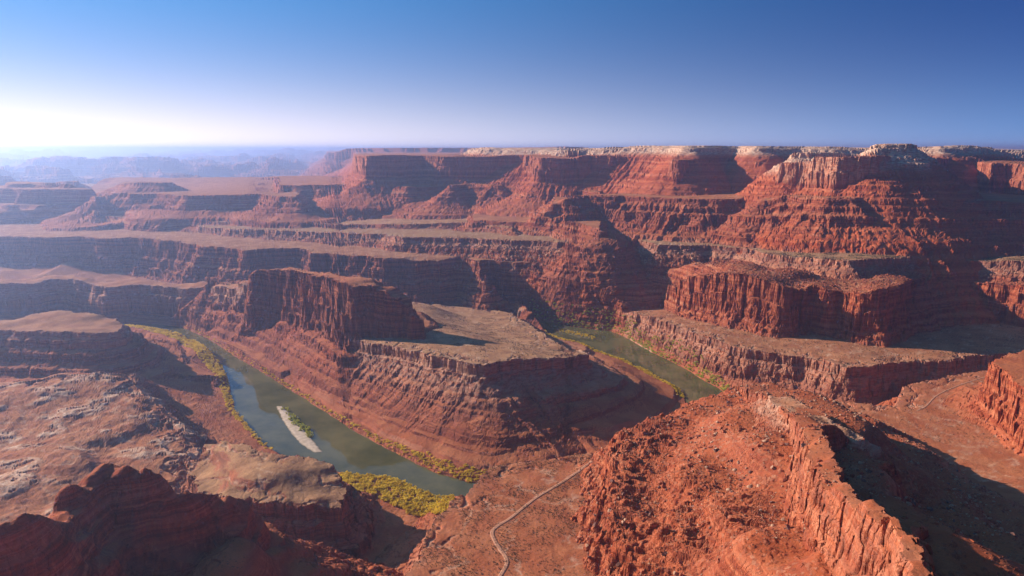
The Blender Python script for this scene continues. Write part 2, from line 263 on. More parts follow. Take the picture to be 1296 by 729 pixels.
# ------------------------------------------------------------------ terrain evaluation
def build_coarse(nth=520, nr=760):
    th = np.radians(np.concatenate([np.linspace(-180, -50, 60, endpoint=False), np.linspace(-50, 50, nth, endpoint=False), np.linspace(50, 180, 60)]))
    rr = np.concatenate([np.geomspace(2, 300, 90, endpoint=False), np.geomspace(300, 4600, nr-170, endpoint=False), np.geomspace(4600, 16000, 80)])
    R, T = np.meshgrid(rr, th, indexing='ij')
    X = R*np.sin(T); Y = R*np.cos(T)
    data = []
    for L in LAY:
        pts = poly_of(L); a = np.array([(p[0], p[1]) for p in pts])
        reach = sum(p[0] for p in L['prof'])+200
        m = (X > a[:, 0].min()-reach) & (X < a[:, 0].max()+reach) & (Y > a[:, 1].min()-reach) & (Y < a[:, 1].max()+reach)
        d = np.full(X.shape, 1e5, np.float32); sa = np.zeros(X.shape, np.float32); z = np.full(X.shape, -1e3, np.float32)
        if m.any():
            d[m], sa[m] = sdf(pts, X[m], Y[m], True); z[m] = rimz(densify(pts, 150), L['extra'], X[m], Y[m])
            if L['back'] and L['back'] > 3000: pass
        data.append((d, z, sa))
    rv = np.full(X.shape, 1e5, np.float32)
    m = (np.abs(X) < 3200) & (Y > 300) & (Y < 3300)
    rv[m] = sdf(RIVER, X[m], Y[m])
    return th, rr, data, rv
def sampler(th, rr, x, y):
    R = np.hypot(x, y); T = np.arctan2(x, y)
    fi = np.interp(R, rr, np.arange(len(rr))).astype(np.float32)
    fj = np.clip(np.interp(T, th, np.arange(len(th))), 0, len(th)-1.001).astype(np.float32)
    i = np.minimum(fi.astype(np.int32), len(rr)-2); j = fj.astype(np.int32); u = fi-i; v = fj-j
    def get(A, jump=None):
        a = A[i, j]; b = A[i+1, j]; c = A[i, j+1]; d = A[i+1, j+1]
        if jump is not None:
            big = np.maximum(np.maximum(a, b), np.maximum(c, d))-np.minimum(np.minimum(a, b), np.minimum(c, d)) > jump
            n = np.where(u < .5, np.where(v < .5, a, c), np.where(v < .5, b, d)); b = np.where(big, n, b); c = np.where(big, n, c); d = np.where(big, n, d); a = np.where(big, n, a)
        p = a+u*(b-a); q = c+u*(d-c)
        return p+v*(q-p)
    return get
ROADS = []
ROUGH = [P(808,550,168), P(790,575,162), P(785,610,154), P(780,640,150), P(790,690,148), P(815,729,150), P(880,700,162), P(835,630,162)]
_a, _b = P(1000, 600, 236), P(740, 640, 150); _l = math.hypot(_b[0]-_a[0], _b[1]-_a[1]); RDIR = (_a[0], _a[1], (_b[0]-_a[0])/_l, (_b[1]-_a[1])/_l)
def dseg(x, y, pts):
    best = np.full(x.shape, 1e9)
    for a, b in zip(pts[:-1], pts[1:]):
        ex, ey = b[0]-a[0], b[1]-a[1]; t = np.clip(((x-a[0])*ex+(y-a[1])*ey)/(ex*ex+ey*ey), 0, 1)
        best = np.minimum(best, np.hypot(x-a[0]-ex*t, y-a[1]-ey*t))
    return best
# one rock column: beds of uneven thickness; steep bands alternate with gentle ones
_bed = np.cumsum(np.concatenate([[0], 3.5+26*_rs.rand(120)**2.3]))
_soft = .3+.5*_rs.rand(120)
def beds(dp):
    """drop -> drop with ledges"""
    k = np.clip(np.searchsorted(_bed, dp, side='right')-1, 0, 118)
    a = _bed[k]; t = (dp-a)/(_bed[k+1]-a); s = _soft[k]
    t2 = np.where(t < s, t*.35, .35*s+(t-s)*(1-.35*s)/(1-s))
    return a+t2*(_bed[k+1]-a)
def evaluate(x, y, th, rr, data, rv, fine=True):
    get = sampler(th, rr, x, y)
    R = np.hypot(x, y)
    sh = x.shape
    # shared noise fields
    nA = fbm2(x, y, 30., 3 if fine else 1, 11) if fine else np.zeros(sh, np.float32)
    nF = fbm2(x, y, 1., 1, 3)*0
    hz = fbm2(x, y, 170., 4 if fine else 2, 21)
    drv = get(rv)
    # valley floor, rises gently from the water
    H = 1.5+np.clip(drv, 0, 1e4)*.03+np.clip(drv-25, 0, 1e4)*.09*(1-np.exp(-np.clip(drv, 0, 1e4)/600.))+2.2*np.clip(hz, -1, 1)
    H = np.maximum(np.minimum(H, 46+8*hz), .9)
    # far country: broken benches and low mesas in the plain
    farn = fbm2(x, y, 2600., 5, 31); farm = fbm2(x, y, 900., 4, 41); fl = fbm2(x, y, 5200., 3, 61)
    fq = (farn+.45*farm+.6)*8; stepf = np.floor(fq)+sstep(.80, 1., fq-np.floor(fq))
    bench = 22*stepf-110+50*sstep(-.02, .03, farn+.35*farm-.05)+60*sstep(.0, .05, farn*.7+farm*.5-.22)+70*sstep(.0, .03, fl-.18)+25*farm+34*sstep(0, .03, fbm2(x, y, 1500., 3, 71)-.1)+26*sstep(0, .04, farm-.18)
    plain = 150+bench+70*sstep(9000, 30000, R)
    wfar = sstep(3300, 4300, R)
    H = H*(1-wfar)+plain*wfar
    # high country on the horizon
    hi = 120*sstep(.05, .12, fl+.3*farn)*sstep(24000, 34000, R)
    H = H+hi
    ident = np.zeros(sh, np.int16)
    pale = np.zeros(sh, np.float32); dust = np.full(sh, .6, np.float32); hue = np.full(sh, .1, np.float32)
    rub = np.full(sh, .15, np.float32); cap = np.zeros(sh, np.float32)
    flutecache = {}
    for n, L in enumerate(LAY):
        d, z, sa = data[n]
        d = get(d); z = get(z)
        act = d < sum(p[0] for p in L['prof'])+60
        if not act.any(): continue
        xs = x[act]; ys = y[act]; dd = d[act]; zz = z[act]; Rr = R[act]
        A, LL = L['warp']; a2, l2 = L['flute']
        arc = get(sa, 80.)[act] if fine else None
        nz = fbm2(xs, ys, LL, 3 if fine else 2, n*13+1)
        # promontories with sharp noses and round coves
        w = A*(nz*1.1+.5*(1-2*np.abs(noise2(xs/LL/1.7, ys/LL/1.7, n*13+5))))
        if fine and a2 > 0:
            fm = .35+1.1*sstep(-.35, .45, noise2(xs/70, ys/70, n*13+10))
            w = w+a2*fm*1.5*fbm2(xs, ys, l2*2.6, 4, n*13+8)
            cr = np.abs(fbm2(xs, ys, l2*3.3, 2, n*13+9)); w = w+a2*1.5*np.exp(-(cr/.05)**2)          # joints cut back into the wall
            w = w-a2*.8*sstep(.15, .2, noise2(xs/l2/1.3, ys/l2/1.3, n*13+11))                          # slabs standing proud
        dd = dd+w
        pr = L['prof']; cx = np.cumsum([0]+[p[0] for p in pr]); cz = np.cumsum([0]+[p[1] for p in pr])
        cx = np.append(cx, cx[-1]+400); cz = np.append(cz, cz[-1]+420)
        out = np.clip(dd, 0, None)
        cf = np.interp(L['fit'], range(len(cx)), cx); df = np.interp(L['fit'], range(len(cz)), cz); tot = cx[-2]; dtot = cz[-2]; dr_ = np.clip(drv[act]-4, 0, None)
        first = pr[0][0]
        if fine:
            # gullies that run down the talus
            wob = 9*noise2(xs/45, ys/45, n*13+2)
            g = 1-np.abs(noise2((arc+wob)/30, out/260, n*13+3))*2.6+.55*(1-np.abs(noise2((arc+wob*.6)/12, out/120, n*13+15))*2.4)
            g2 = fbm2(xs, ys, 12., 2, n*13+4)
            soft = sstep(first*1.2, first*1.2+55, out)
            out = out+L['gully']*soft*(g-.4+.3*g2)*1.25
            out = np.clip(out, 0, None)
        if L['fit'] is not None:
            o2 = np.clip(out-cf, 0, None); far_ = sstep(250, 450, dr_+o2)
            oe = np.where(out < cf, out, cf+o2*(tot-cf)/(o2+dr_+1e-3))
            d1 = np.interp(oe, cx, cz); d1 = np.where(d1 > df, df+(d1-df)*np.clip(zz-1-df, 5, None)/(dtot-df), d1)
            drop = d1*(1-far_)+np.interp(out, cx, cz)*far_
        else: drop = np.interp(out, cx, cz)
        if L['stair'] > 0:
            st = L['stair']*(.2+.8*sstep(-.45, .35, noise2(xs/85, ys/85, n*13+6)+.12))
            j = 1.5*noise2(xs/80, ys/80, n*13+7)
            drop = drop*(1-st)+(beds(np.clip(drop+j*(drop > 1), 0, None))-j*(drop > 1)*0)*st
        ins = np.clip(-dd, 0, None)
        top = L['top']
        hh = zz-drop+top*np.minimum(ins/25, 1)*(hz[act]*1.6)+top*.35*np.minimum(ins/6, 1)*(nA[act] if fine else 0)
        # rim slabs: the caprock breaks in low steps just behind the edge
        if top >= 3: hh = hh-np.exp(-ins/12)*top*.6*(dd < 0)
        if fine and L['rough'] > 0:
            m = np.exp(-((np.minimum(dseg(xs, ys, ROUGH), 1e3)-10).clip(0)/75)**2)*L['rough']
            ra = (xs-RDIR[0])*RDIR[2]+(ys-RDIR[1])*RDIR[3]; rb_ = -(xs-RDIR[0])*RDIR[3]+(ys-RDIR[1])*RDIR[2]
            rn = fbm2(xs, ys, 34., 4, 77, True); rn2 = fbm2(xs, ys, 12., 2, 78, True)
            rb = fbm2(ra/3.4, rb_, 30., 3, 81, True)
            hh = hh+m*(13*(rb-.35)+5*(rn-.3)+1.3*rn2)-m*8*sstep(.25, .45, fbm2(ra/1.8, rb_, 30., 2, 79)); z5 = hh+2*rn; tr_ = (z5 % 7.)/7.; hh = hh+m*3.2*(sstep(.25, .8, tr_)-tr_)
        wash = None
        if fine and L['name'] in ('west bench', 'knob', 'road bench', 'peninsula', 'right bench', 'red butte', 'D left', 'shelf left', 'U'):
            q_ = {'west bench': 6., 'knob': 1.8}.get(L['name'], 2.3)      # shallow washes
            v_ = np.abs(fbm2(xs, ys, 75., 4, n*13+12)); hh = hh-q_*np.exp(-(v_/.07)**2)*sstep(-25, -5, -np.abs(dd)+0*dd+ (dd < 0)*25-5)
            hh = hh+q_*.22*fbm2(xs, ys, 13., 3, n*13+14); wash = np.exp(-(v_/.035)**2)*(dd < -4)
        cur = H[act]; win = hh > cur
        idx = np.flatnonzero(act.ravel())[win.ravel()] if act.ndim > 1 else np.flatnonzero(act)[win]
        H.ravel()[idx] = hh[win]
        ident.ravel()[idx] = n+1
        hue.ravel()[idx] = L['hue']; dust.ravel()[idx] = np.where(dd[win] < 2, L['dust'], min(L['dust'], .25))
        o = out[win]
        pl = L['pale']*np.where(dd[win] < 0, .15+.7*np.exp(dd[win].clip(-200, 0)/9) if L['pale'] < .9 else 1., 1.)*(1-sstep(first*.9, first*1.6+8, drop[win]/max(pr[0][1], 1)*first)) if L['pale'] < .9 else np.full(o.shape, .92, np.float32)*(1-sstep(60, 120, o))
        if L['name'] == 'west bench':     # stripped white ledges between the brown mounds
            a_ = xs*.8+ys*.6; b_ = -xs*.6+ys*.8
            st_ = fbm2(a_/3.2, b_, 15., 3, 511, True); wm = .62*sstep(.2, .27, st_)*sstep(-.02, .22, fbm2(xs, ys, 85., 2, 513))*(dd < 30); pl = np.maximum(pl, wm[win]); H.ravel()[idx] += 3*wm[win]
        if wash is not None: pl = pl+.38*wash[win]
        pale.ravel()[idx] = pl
        cap.ravel()[idx] = (dd[win] < 0)
        rub.ravel()[idx] = L['rubble']*np.where(o > 0, sstep(1.5*first, 1.5*first+12, o)*(1-sstep(70, 180, o)), {'nose': 1., 'crest back': 1., 'red butte': 2.2, 'D left': 2., 'slab': .8}.get(L['name'], 0.)*.7)+.12
    # the graded dirt road
    for nodes in ROADS:
        near = (x > nodes[:, 0].min()-20) & (x < nodes[:, 0].max()+20) & (y > nodes[:, 1].min()-20) & (y < nodes[:, 1].max()+20)
        if fine and near.any():
            xs = x[near]; ys = y[near]; best = np.full(xs.shape, 1e9); bz = np.zeros(xs.shape)
            for k in range(len(nodes)-1):
                a = nodes[k]; b = nodes[k+1]; ex, ey = b[0]-a[0], b[1]-a[1]
                t = np.clip(((xs-a[0])*ex+(ys-a[1])*ey)/(ex*ex+ey*ey), 0, 1)
                dd = np.hypot(xs-a[0]-ex*t, ys-a[1]-ey*t); zz = a[2]+(b[2]-a[2])*t
                m = dd < best; best[m] = dd[m]; bz[m] = zz[m]
            f = 1-sstep(4, 14, best)
            H[near] = H[near]*(1-f)+bz*f
    # river channel
    if fine:
        drv = drv+2.5*noise2(x/30, y/30, 301)+1.2*noise2(x/9, y/9, 302)
    bank = -3+np.clip(drv+3, 0, None)*(.9+.09*np.clip(drv, 0, 80))
    cut = (H > bank) & (drv < 300)
    H = np.where(cut, np.minimum(H, bank+0*H), H)
    H = np.where(drv < -3, -3, H)
    return H, ident, pale, dust, hue, rub, cap, drv
def make_grid(coarse, NC=1500, NR=1900):
    th, rr, data, rv = coarse
    # angular columns: dense in the view, open behind
    va = math.radians(43.)
    tin = np.linspace(-va, va, NC)
    # pass one: how much of each radius the eye sees
    c1 = np.linspace(-va, va, 360); r1 = np.concatenate([np.geomspace(2, 260, 120, endpoint=False), np.geomspace(260, 5200, 1500, endpoint=False), np.geomspace(5200, 90000, 280)])
    Rg, Tg = np.meshgrid(r1, c1, indexing='ij')
    h1 = evaluate(Rg*np.sin(Tg), Rg*np.cos(Tg), th, rr, data, rv, fine=False)[0]
    ang = np.arctan2(h1-CAM_Z, Rg)
    run = np.maximum.accumulate(ang, 0)
    vis = sstep(-.012, -.001, ang-run)
    dz = np.abs(np.diff(h1, axis=0))/Rg[1:]; dr = np.diff(Rg, axis=0)*(CAM_Z-h1[1:]).clip(20)/Rg[1:]**2
    w = (np.sqrt(dz**2+dr**2)+np.diff(np.log(Rg), axis=0)*.02)*(.3+.7*vis[1:])
    inview = ang[1:] > -math.radians(39)
    w = np.where(inview, w, w*.12)
    # smooth so that neighbouring columns agree
    k = np.exp(-np.linspace(-2, 2, 13)**2); k /= k.sum()
    w = np.apply_along_axis(lambda v: np.convolve(np.pad(v, 6, mode='edge'), k, 'valid'), 1, w)
    k = np.exp(-np.linspace(-2, 2, 9)**2); k /= k.sum()
    w = np.apply_along_axis(lambda v: np.convolve(np.pad(v, 4, mode='edge'), k, 'valid'), 0, w)
    cw = np.concatenate([np.zeros((1, w.shape[1])), np.cumsum(w, 0)], 0); cw /= cw[-1]
    q = np.linspace(0, 1, NR)
    rows = np.stack([np.interp(q, cw[:, j], r1) for j in range(len(c1))], 1)      # NR x 360
    # to all columns
    fj = np.clip((tin-c1[0])/(c1[1]-c1[0]), 0, len(c1)-1.001); j = fj.astype(int); v = fj-j
    Rv = rows[:, j]*(1-v)+rows[:, j+1]*v
    # columns outside the view
    tout = np.concatenate([np.linspace(va, 2*math.pi-va, 150)[1:-1]])
    Ro = np.repeat(rows.mean(1)[:, None], len(tout), 1)
    blend = np.minimum(np.arange(1, len(tout)+1), np.arange(len(tout), 0, -1))/12.
    b = np.clip(blend, 0, 1)[None, :]
    edge = np.where(np.arange(len(tout)) < len(tout)//2, 1, 0)[None, :]
    Ro = Ro*b+(Rv[:, -1:]*edge+Rv[:, :1]*(1-edge))*(1-b)
    T = np.concatenate([tin, tout]); R = np.concatenate([Rv, Ro], 1)
    X = R*np.sin(T)[None, :]; Y = R*np.cos(T)[None, :]
    X = X.astype(np.float64); Y = Y.astype(np.float64)
    H, ident, pale, dust, hue, rub, cap, drv = evaluate(X, Y, th, rr, data, rv, fine=True)
    # outside the modelled fan (behind the viewer) everything is the viewpoint's own plateau or plain
    # slopes -> sideways relief on steep rock
    return X, Y, H, ident, pale, dust, hue, rub, cap, drv, NC, T
# ------------------------------------------------------------------ materials
def new_mat(name):
    m = bpy.data.materials.new(name); m.use_nodes = True; nt = m.node_tree; nt.nodes.clear()
    return m, nt
class NT:
    def __init__(s, nt): s.nt = nt
    def n(s, kind, **kw):
        nd = s.nt.nodes.new('ShaderNode'+kind)
        for k, v in kw.items(): setattr(nd, k, v)
        return nd
    def put(s, sock, v):
        if isinstance(v, bpy.types.NodeSocket): s.nt.links.new(v, sock)
        elif v is not None: sock.default_value = v
    def math(s, op, a, b=None, c=None, clamp=False):
        nd = s.n('Math', operation=op, use_clamp=clamp)
        for i, v in enumerate((a, b, c)): s.put(nd.inputs[i], v)
        return nd.outputs[0]
    def ss(s, v, a, b):
        nd = s.n('MapRange', interpolation_type='SMOOTHSTEP'); s.put(nd.inputs[0], v); nd.inputs[1].default_value = a; nd.inputs[2].default_value = b
        return nd.outputs[0]
    def mix(s, f, a, b, mode='MIX'):
        nd = s.n('Mix', data_type='RGBA', blend_type=mode); s.put(nd.inputs[0], f); s.put(nd.inputs[6], a); s.put(nd.inputs[7], b)
        return nd.outputs[2]
    def noise(s, vec, scale, detail=3, rough=.55, dim='3D', w=None):
        nd = s.n('TexNoise', noise_dimensions=dim); nd.inputs['Scale'].default_value = scale; nd.inputs['Detail'].default_value = detail; nd.inputs['Roughness'].default_value = rough
        if vec is not None and dim != '1D': s.put(nd.inputs['Vector'], vec)
        if w is not None: s.put(nd.inputs['W'], w)
        return nd.outputs[0]
    def scale(s, vec, k):
        nd = s.n('VectorMath', operation='MULTIPLY'); s.put(nd.inputs[0], vec); nd.inputs[1].default_value = k
        return nd.outputs[0]
    def ramp(s, f, stops):
        nd = s.n('ValToRGB'); s.put(nd.inputs[0], f); e = nd.color_ramp.elements
        while len(e) < len(stops): e.new(.5)
        for k, (p, c) in enumerate(stops): e[k].position = p; e[k].color = c+(1,)
        return nd.outputs[0]

def rock_material():
    m, nt = new_mat('canyon_rock'); t = NT(nt)
    geo = t.n('NewGeometry'); pos = geo.outputs['Position']; tn = geo.outputs['Normal']
    at = t.n('Attribute', attribute_name='mixa'); sp = t.n('SeparateColor'); nt.links.new(at.outputs['Color'], sp.inputs[0])
    pale, dust, hue = sp.outputs[0], sp.outputs[1], sp.outputs[2]
    at2 = t.n('Attribute', attribute_name='mixb'); sp2 = t.n('SeparateColor'); nt.links.new(at2.outputs['Color'], sp2.inputs[0])
    rub, cap, green = sp2.outputs[0], sp2.outputs[1], sp2.outputs[2]
    sx = t.n('SeparateXYZ'); nt.links.new(pos, sx.inputs[0]); z = sx.outputs[2]
    sn = t.n('SeparateXYZ'); nt.links.new(tn, sn.inputs[0]); nz = sn.outputs[2]
    big = t.noise(pos, .006, 3)
    zz = t.math('ADD', z, t.math('MULTIPLY', big, 30.))
    band = t.noise(None, 1., 3, .6, '1D', t.math('MULTIPLY', zz, .055))
    thin = t.noise(None, 1., 2, .6, '1D', t.math('MULTIPLY', zz, .42))
    rock = t.ramp(band, [(.26, (.095, .026, .022)), (.38, (.300, .072, .036)), (.46, (.150, .040, .028)), (.53, (.430, .135, .070)), (.60, (.230, .056, .034)), (.68, (.470, .190, .115)), (.76, (.240, .070, .045))])
    tm = t.ss(t.noise(pos, .02, 3), .38, .62)
    rock = t.mix(t.math('MULTIPLY', t.math('MULTIPLY', t.ss(thin, .52, .72), tm), .72), rock, (.47, .225, .145, 1))
    rock = t.mix(t.math('MULTIPLY', t.math('MULTIPLY', t.ss(thin, .48, .28), tm), .75), rock, (.11, .034, .026, 1))
    reg = t.noise(pos, .0035, 4, .6)
    rock = t.mix(t.math('MULTIPLY', t.ss(reg, .46, .62), .55), rock, (.205, .085, .066, 1))      # purple-brown beds
    rock = t.mix(t.math('MULTIPLY', t.math('MULTIPLY', t.ss(reg, .50, .38), t.ss(band, .50, .62)), .55), rock, (.50, .27, .17, 1))      # buff beds
    # warmer, lighter sandstone
    rock = t.mix(t.math('MULTIPLY', hue, .85, clamp=True), rock, t.mix(t.ss(band, .35, .65), (.42, .082, .028, 1), (.57, .150, .056, 1)))
    steep = t.ss(nz, .87, .58)
    streak = t.noise(t.scale(pos, (.16, .16, .012)), 1., 4, .65)
    rock2 = t.mix(t.math('MULTIPLY', t.ss(streak, .50, .36), .5), rock, t.mix(.75, rock, (.07, .025, .022, 1)))
    rock2 = t.mix(t.math('MULTIPLY', t.ss(streak, .54, .68), .40), rock2, (.56, .25, .145, 1))
    # soil, gravel and scrub on the gentle ground
    pn = t.noise(pos, .022, 5, .6); pf = t.noise(pos, .22, 4, .65)
    soil = t.mix(t.ss(pn, .35, .65), (.36, .092, .040, 1), (.44, .145, .068, 1))
    tan = t.mix(t.ss(pn, .35, .65), (.30, .158, .088, 1), (.46, .265, .145, 1))
    soil = t.mix(dust, soil, tan)
    soil = t.mix(t.math('MULTIPLY', hue, .55), soil, (.50, .115, .040, 1))
    soil = t.mix(t.math('MULTIPLY', t.ss(pf, .52, .68), .35), soil, (.18, .075, .05, 1))
    vor = t.n('TexVoronoi'); vor.inputs['Scale'].default_value = .22; nt.links.new(pos, vor.inputs['Vector'])
    dots = t.math('MULTIPLY', t.ss(vor.outputs['Distance'], .30, .18), t.ss(t.noise(pos, .035, 3), .47, .6))
    soil = t.mix(t.math('MULTIPLY', dots, .6), soil, (.075, .062, .035, 1))
    soil = t.mix(t.math('MULTIPLY', green, t.ss(pn, .3, .6)), soil, (.16, .15, .075, 1))
    # rubble: mixed blocks of pale and dark rock
    v2 = t.n('TexVoronoi'); v2.inputs['Scale'].default_value = .20; nt.links.new(pos, v2.inputs['Vector'])
    sc = t.n('SeparateColor'); nt.links.new(v2.outputs['Color'], sc.inputs[0])
    blocks = t.mix(sc.outputs[0], (.15, .055, .04, 1), (.50, .27, .18, 1))
    bl = t.math('MULTIPLY', t.math('MULTIPLY', rub, t.ss(sc.outputs[1], .45, .55)), t.ss(v2.outputs['Distance'], .75, .55))
    talus = t.mix(t.math('MULTIPLY', bl, .65), t.mix(.82, soil, rock), blocks)
    mid = t.ss(nz, .965, .90)
    col = t.mix(mid, soil, talus); col = t.mix(steep, col, rock2)
    pn2 = t.noise(t.scale(pos, (.05, .05, .30)), 1., 4, .6)
    pcol = t.mix(t.ss(pn2, .38, .62), (.47, .31, .225, 1), (.72, .56, .44, 1))
    col = t.mix(t.math('MULTIPLY', pale, t.math('ADD', .55, t.math('MULTIPLY', t.ss(pn2, .35, .55), .45)), clamp=True), col, pcol)
    var = t.noise(pos, .9, 3, .7)
    col = t.mix(1., col, t.ramp(var, [(.25, (.72, .70, .70)), (.75, (1.22, 1.24, 1.25))]), 'MULTIPLY')
    col = t.mix(1., col, (1.02, .90, .78, 1), 'MULTIPLY')
    bs = t.n('BsdfPrincipled'); nt.links.new(col, bs.inputs['Base Color']); bs.inputs['Roughness'].default_value = .95; bs.inputs['Specular IOR Level'].default_value = .05
    b1 = t.n('Bump'); b1.inputs['Strength'].default_value = .7; b1.inputs['Distance'].default_value = 1.5
    h = t.math('ADD', t.math('MULTIPLY', t.noise(t.scale(pos, (1, 1, 1.7)), .16, 6, .68), 1.), t.math('MULTIPLY', t.noise(pos, 1.1, 3, .7), .16))
    h = t.math('ADD', h, t.math('MULTIPLY', thin, t.math('MULTIPLY', steep, .35)))
    h = t.math('ADD', h, t.math('MULTIPLY', bl, .5))
    for sc_, am in (((.11, .11, .06), .9), ((.34, .34, .22), .35)):      # joints: blocks with cracks between them
        wv_ = t.n('VectorMath', operation='ADD'); nt.links.new(t.scale(pos, sc_), wv_.inputs[0])
        nz_ = t.n('TexNoise'); nz_.inputs['Scale'].default_value = .05; nt.links.new(pos, nz_.inputs['Vector']); nt.links.new(nz_.outputs['Color'], wv_.inputs[1])
        ve = t.n('TexVoronoi', feature='DISTANCE_TO_EDGE'); ve.inputs['Scale'].default_value = 1.; nt.links.new(wv_.outputs[0], ve.inputs['Vector'])
        h = t.math('ADD', h, t.math('MULTIPLY', t.math('MULTIPLY', t.ss(ve.outputs['Distance'], 0., .09), steep), am))
    nt.links.new(h, b1.inputs['Height']); nt.links.new(b1.outputs[0], bs.inputs['Normal'])
    o = t.n('OutputMaterial'); nt.links.new(bs.outputs[0], o.inputs[0])
    return m
M_rock = rock_material()

def simple_mat(name, c1, c2, scale, rough=.9, bump=.3, dist=.3, spec=.2, obj_random=0.):
    m, nt = new_mat(name); t = NT(nt)
    geo = t.n('NewGeometry'); n = t.noise(geo.outputs['Position'], scale, 4, .6)
    col = t.mix(t.ss(n, .35, .65), c1+(1,), c2+(1,))
    bs = t.n('BsdfPrincipled'); nt.links.new(col, bs.inputs['Base Color']); bs.inputs['Roughness'].default_value = rough; bs.inputs['Specular IOR Level'].default_value = spec
    b = t.n('Bump'); b.inputs['Strength'].default_value = bump; b.inputs['Distance'].default_value = dist
    nt.links.new(t.noise(geo.outputs['Position'], scale*4, 4, .65), b.inputs['Height']); nt.links.new(b.outputs[0], bs.inputs['Normal'])
    o = t.n('OutputMaterial'); nt.links.new(bs.outputs[0], o.inputs[0])
    return m
M_road = simple_mat('road_dirt', (.44, .19, .105), (.54, .26, .15), .08)
M_mud = simple_mat('damp_bank_mud', (.10, .085, .035), (.17, .13, .055), .1)
M_sand = simple_mat('river_sand', (.46, .33, .22), (.62, .46, .33), .1)
for _n in [n for n in M_sand.node_tree.nodes if n.type == 'BSDF_PRINCIPLED']:      # damp margin
    _t = NT(M_sand.node_tree); _g = _t.n('NewGeometry'); _s = _t.n('SeparateXYZ'); _t.nt.links.new(_g.outputs[0], _s.inputs[0])
    _c = _n.inputs['Base Color'].links[0].from_socket; _t.nt.links.new(_t.mix(_t.ss(_s.outputs[2], .05, .75), (.20, .14, .08, 1), _c), _n.inputs['Base Color'])
def leaf_mat(name, c1, c2, scale, rough=.8, bump=.2, dist=.3):
    m = simple_mat(name, c1, c2, .05, rough, bump, dist); nt = m.node_tree; bs = [n for n in nt.nodes if n.type == 'BSDF_PRINCIPLED'][0]; o = [n for n in nt.nodes if n.type == 'OUTPUT_MATERIAL'][0]
    tr = nt.nodes.new('ShaderNodeBsdfTranslucent'); mx = nt.nodes.new('ShaderNodeMixShader'); mx.inputs[0].default_value = .4
    nt.links.new(bs.inputs['Base Color'].links[0].from_socket, tr.inputs[0]); nt.links.new(bs.outputs[0], mx.inputs[1]); nt.links.new(tr.outputs[0], mx.inputs[2]); nt.links.new(mx.outputs[0], o.inputs[0])
    return m
M_leaf_y = leaf_mat('autumn_leaves', (.62, .40, .025), (.90, .64, .060), .25, .8, .2)
M_leaf_g = leaf_mat('green_leaves', (.38, .38, .04), (.56, .52, .07), .25, .8, .2)
M_scrub = simple_mat('desert_scrub_leaves', (.055, .050, .028), (.11, .095, .05), .3)
M_bould_r = simple_mat('red_boulder', (.22, .055, .028), (.42, .120, .055), .25)
M_bould_p = simple_mat('pale_boulder', (.34, .17, .10), (.50, .29, .18), .3)
M_bould_d = simple_mat('dark_boulder', (.10, .05, .04), (.24, .11, .08), .3)

def water_material():
    m, nt = new_mat('river_water'); t = NT(nt)
    geo = t.n('NewGeometry'); pos = geo.outputs['Position']
    n = t.noise(pos, .01, 5, .65)
    col = t.mix(t.ss(n, .3, .7), (.070, .066, .022, 1), (.150, .125, .048, 1))
    bs = t.n('BsdfPrincipled'); nt.links.new(col, bs.inputs['Base Color']); bs.inputs['Roughness'].default_value = .03; bs.inputs['IOR'].default_value = 1.33
    b = t.n('Bump'); b.inputs['Strength'].default_value = .035; b.inputs['Distance'].default_value = .1
    nt.links.new(t.noise(t.scale(pos, (1, 1, 1)), .6, 4, .7), b.inputs['Height']); nt.links.new(b.outputs[0], bs.inputs['Normal'])
    o = t.n('OutputMaterial'); nt.links.new(bs.outputs[0], o.inputs[0])
    return m
M_water = water_material()

# ------------------------------------------------------------------ mesh helpers
def mesh_from(name, verts, faces, mat, smooth=False):
    """verts (n,3) array, faces (m,k) array with k = 3 or 4"""
    me = bpy.data.meshes.new(name); n = len(verts); f = np.asarray(faces, np.int32); mm, k = f.shape
    me.vertices.add(n); me.vertices.foreach_set('co', np.asarray(verts, np.float32).ravel())
    me.loops.add(mm*k); me.loops.foreach_set('vertex_index', f.ravel())
    me.polygons.add(mm); me.polygons.foreach_set('loop_start', np.arange(0, mm*k, k, dtype=np.int32))
    me.polygons.foreach_set('use_smooth', np.full(mm, smooth, bool))
    me.materials.append(mat); me.update(calc_edges=True)
    return me
def link(name, me, label=None, cat=None, kind=None, group=None, loc=None, parent=None):
    o = bpy.data.objects.new(name, me); scene.collection.objects.link(o)
    if label: o['label'] = label
    if cat: o['category'] = cat
    if kind: o['kind'] = kind
    if group: o['group'] = group
    if loc is not None: o.location = loc
    if parent: o.parent = parent
    return o

